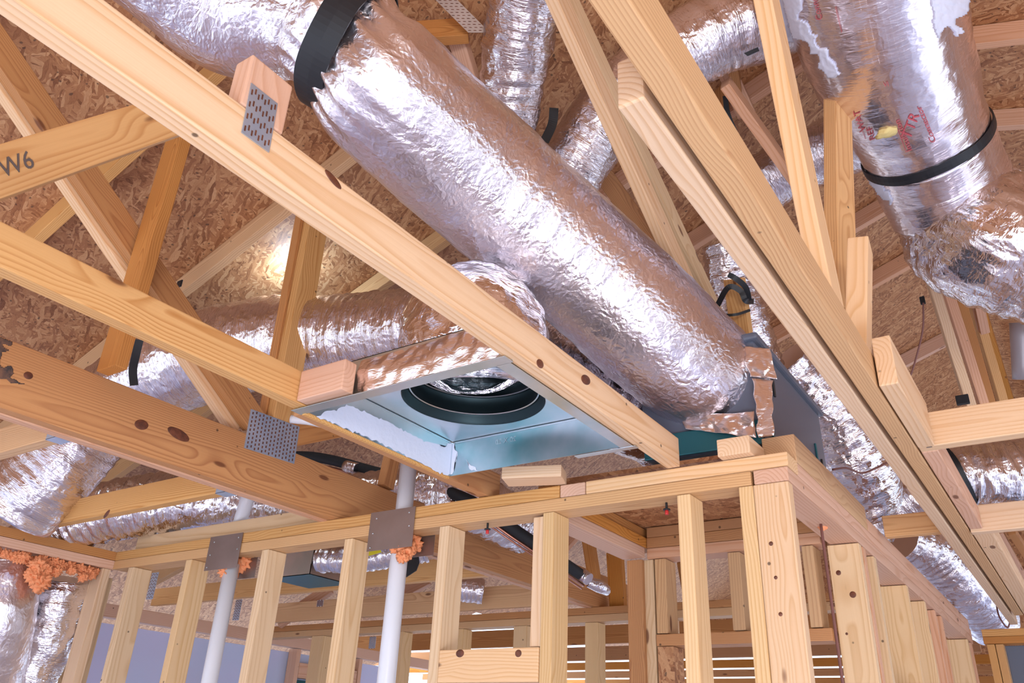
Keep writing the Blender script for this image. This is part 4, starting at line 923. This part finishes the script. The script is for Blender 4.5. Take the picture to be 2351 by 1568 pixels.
# ================================================================ PIPES, LINES, FOAM
tube('drain_pipe', [(-2.745, 2.075, -1.6), (-2.745, 2.075, 0.62)], 0.029, 'pvc', 'first white plastic pipe dropping through the left stud bays', 'pipe', nseg=32)
tube('drain_pipe', [(-1.875, 2.075, -1.6), (-1.875, 2.075, 0.92)], 0.0295, 'pvc', 'second white plastic pipe rising past the wall plates to the register box', 'pipe', nseg=32)
tube('drain_pipe', [PD(548, 1210, 3.35), PD(572, 1130, 3.35)], 0.028, 'pvc', 'upper piece of pipe before the low crinkled duct', 'pipe', nseg=24)
blob('spray_foam', [(PY(540, 1300, 2.12) + Vector((0.01, 0, 0.0)), 0.035), (PY(560, 1290, 2.12), 0.035), (PY(518, 1312, 2.06), 0.022), (PY(520, 1300, 2.06), 0.02)], 'foam', 'orange foam around the first white pipe', 'foam', amp=0.7, freq=3.0, sub=4)
blob('spray_foam', [(PY(935, 1262, 2.06), 0.026), (PY(950, 1250, 2.10), 0.028), (PY(925, 1278, 2.04), 0.018), (PY(905, 1262, 2.04), 0.012)], 'foam', 'orange foam around the second white pipe', 'foam', amp=0.7, freq=3.0, sub=4)
fp = []
for k in range(34):
    t = k / 33; y = 1.35 + t * 0.62; fp.append((Vector((-3.52 + random.uniform(-.01, .012), y, 0.632 - random.uniform(0, .016))), random.uniform(.012, .022)))
for c, r in (((86, 1300), .03), ((78, 1325), .028), ((95, 1335), .032), ((92, 1345), .026), ((70, 1318), .02), ((105, 1308), .022), ((130, 1312), .018), ((190, 1325), .018), ((165, 1310), .016)):
    fp.append((PX(c[0], c[1], -3.49), r))
blob('spray_foam', fp, 'foam', 'ragged orange foam bead under the left wall plates', 'foam', amp=0.75, freq=3.0, sub=4)
blob('spray_foam', [(PX(1887, 1205, wb(2.3) - 0.05), (0.014, 0.010, 0.018)), (PX(1884, 1196, wb(2.3) - 0.05), 0.010)], 'foam', 'dab of orange foam where the brown cable enters the plate', 'foam', amp=0.5)
cb = PX(1884, 1200, wb(2.3) - 0.045)
tube('cable', [cb, cb + Vector((0.002, 0.0, -0.3)), cb + Vector((0.006, 0, -0.8)), cb + Vector((0.0, 0, -1.6))], 0.0042, 'wire', 'brown cable dropping from the foam dab beside the corner post', 'cable')
tube('cable', [PD(2120, 695, 3.2), PD(2118, 760, 3.2), PD(2098, 840, 3.2), PD(2083, 880, 3.2), PD(2080, 895, 3.2)], 0.0035, 'wire', 'brown cable hanging from a black knot at the right bundle of webs', 'cable')
tube('cable', [PD(1912, 1078, 2.9), PD(1945, 1075, 3.0), PD(1978, 1086, 3.1), PD(2010, 1075, 3.1), PD(2040, 1060, 3.1)], 0.004, 'wire', 'thin cable sagging right of the grey plastic box', 'cable')
tube('cable', [PD(2285, 1360, 4.4), PD(2292, 1410, 4.3), PD(2312, 1440, 4.3), PD(2320, 1425, 4.3)], 0.004, 'wire', 'dark cable over the brown looking duct at the lower right', 'cable')
# refrigerant line set
def lp(off=(0, 0)): return [PY(600 + off[0], 1052 + off[1], 2.55), PY(690 + off[0], 1047 + off[1], 2.55), PY(760 + off[0], 1056 + off[1], 2.55), PY(860 + off[0], 1083 + off[1], 2.55), PY(960 + off[0], 1108 + off[1], 2.55), PY(1080 + off[0], 1150 + off[1], 2.60), PY(1190 + off[0], 1222 + off[1], 2.72), PY(1290 + off[0], 1290 + off[1], 2.9), PY(1345 + off[0], 1327 + off[1], 3.1)]
ls = bpy.data.objects.new('refrigerant_line', None); C.objects.link(ls); ls.location = V((-2, 2.6, 0.8)); bpy.context.view_layer.update()
tag(ls, 'black insulated line set with copper tubes arching behind the white pipe', 'pipe')
tube('insulated_tube', lp(), 0.024, 'rubber', parent=ls, n=14)
tube('copper_tube', lp((-6, 17)), 0.0065, 'copper', parent=ls, n=14); tube('copper_tube', lp((-10, 24)), 0.004, 'copper', parent=ls, n=14)
tube('wrap', [PY(795, 1070, 2.53), PY(822, 1077, 2.53)], 0.027, 'foil_hard', parent=ls, nseg=20)
tube('wrap', [PY(1335, 1318, 3.05), PY(1352, 1330, 3.05)], 0.026, 'foil_hard', parent=ls, nseg=20)
duct('wrap', None, [(('y', 1350, 1335, 3.1), .022), (('y', 1378, 1347, 3.15), .026), (('y', 1392, 1356, 3.2), .02)], 'foil_hard', amp=0.006, rings=0, parent=ls, nseg=32, step=0.004)
# plate anchors
for px, py, lb in ((1120, 1207, 'black pin with a red tip under the plate left of the two nail stud'), (1530, 1160, 'black pin with a red tip under the plate near the corner post')):
    c = PZ(px, py - 6, 0.645); r_ = bpy.data.objects.new('plate_pin', None); C.objects.link(r_); r_.location = V(c); bpy.context.view_layer.update(); tag(r_, lb, 'pin')
    tube('shank', [c, c - ZA * 0.022], 0.0035, 'black', parent=r_); tube('collar', [c - ZA * 0.018, c - ZA * 0.022], 0.010, 'black', parent=r_); tube('tip', [c - ZA * 0.022, c - ZA * 0.034], 0.005, 'red', parent=r_)
# black straps
ribbon('hanging_strap', [PD(320, 780, 2.9), PD(312, 815, 2.9), PD(305, 850, 2.9), PD(308, 885, 2.9)], 0.028, label='black strap hanging round the rear duct at the left')
ribbon('hanging_strap', [PD(1272, 248, 2.83), PD(1268, 285, 2.82), PD(1250, 325, 2.8)], 0.032, label='short black strap left of the middle branch duct')
ribbon('hanging_strap', [PD(1665, 220, 3.2), PD(1672, 265, 3.2), PD(1700, 330, 3.2), PD(1722, 375, 3.25)], 0.020, label='long black strap down to the thin branch duct')
ribbon('hanging_strap', [PD(1668, 225, 3.22), PD(1674, 280, 3.22), PD(1678, 330, 3.22)], 0.012, label='narrow black strap beside the long one')
ribbon('hanging_strap', [PD(1462, 35, 2.9), PD(1480, 5, 2.9), PD(1500, 0, 2.9), PD(1490, 8, 2.9), PD(1500, 32, 2.9)], 0.018, label='black strap tied in a loop at the top edge')
ribbon('post_strap', [PD(1672, 630, 2.93), PD(1690, 640, 2.92), PD(1712, 660, 2.93), PD(1720, 690, 2.95)], 0.02, label='upper black strap round the post above the grey box')
ribbon('post_strap', [PD(1645, 705, 2.98), PD(1672, 660, 2.93), PD(1700, 668, 2.92), PD(1712, 690, 2.92), PD(1730, 692, 3.0)], 0.02, label='lower black strap crossing the post above the grey box')
ribbon('post_strap', [PD(1645, 708, 2.98), PD(1662, 722, 2.95), PD(1690, 722, 2.93), PD(1722, 712, 2.95)], 0.010, label='thin black cord loop low on the strapped post')
for p_, s_, lb in (((412, 652), (.018, .006, .018), 'small black clip where the rafter meets the left diagonal web'), ((2210, 918), (.030, .012, .026), 'black metal clip at the foot of the striped right web'), ((2118, 690), (.012, .01, .022), 'black knot of strap on the right bundle of webs')):
    c = PD(*p_, 2.95 if p_[0] < 1000 else 3.3); bm = bmesh.new(); box_bm(bm, s_[0] * 1.6, s_[1], s_[2] * 1.6, V(c), bev=0.003); tag(link('clip', finish(bm, 'clip'), 'black'), lb, 'clip')
bs = quadprism('strap_end', [PY(*q, 2.6) for q in ((925, 1300), (942, 1270), (960, 1272), (962, 1292), (955, 1310), (932, 1325))], 0.004, YA, 'black', 'black angular strap end right of the second white pipe', 'strap')
quadprism('sticker', [PY(*q, 2.5) for q in ((846, 1258), (872, 1256), (875, 1268), (846, 1276))], 0.003, YA, 'yellow', 'small yellow sticker behind the second stud guard', 'label')
quadprism('duct_label', [PD(*q, 2.80) for q in ((1708, 122), (1740, 108), (1743, 116), (1716, 128))], 0.002, YA, 'black', 'small black label on the branch duct near the mastic', 'label')
# added point light for the daylight glare on the roof behind the tall post
L = bpy.data.lights.new('roof_glare_light', 'POINT'); L.energy = 4; L.shadow_soft_size = 0.03; L.color = (0.55, 0.78, 1.0)
bo = bpy.data.objects.new('roof_glare_light', L); C.objects.link(bo)
q = PR(672, 610); bo.location = V(q + Vector((0.03, -0.01, -0.09)))
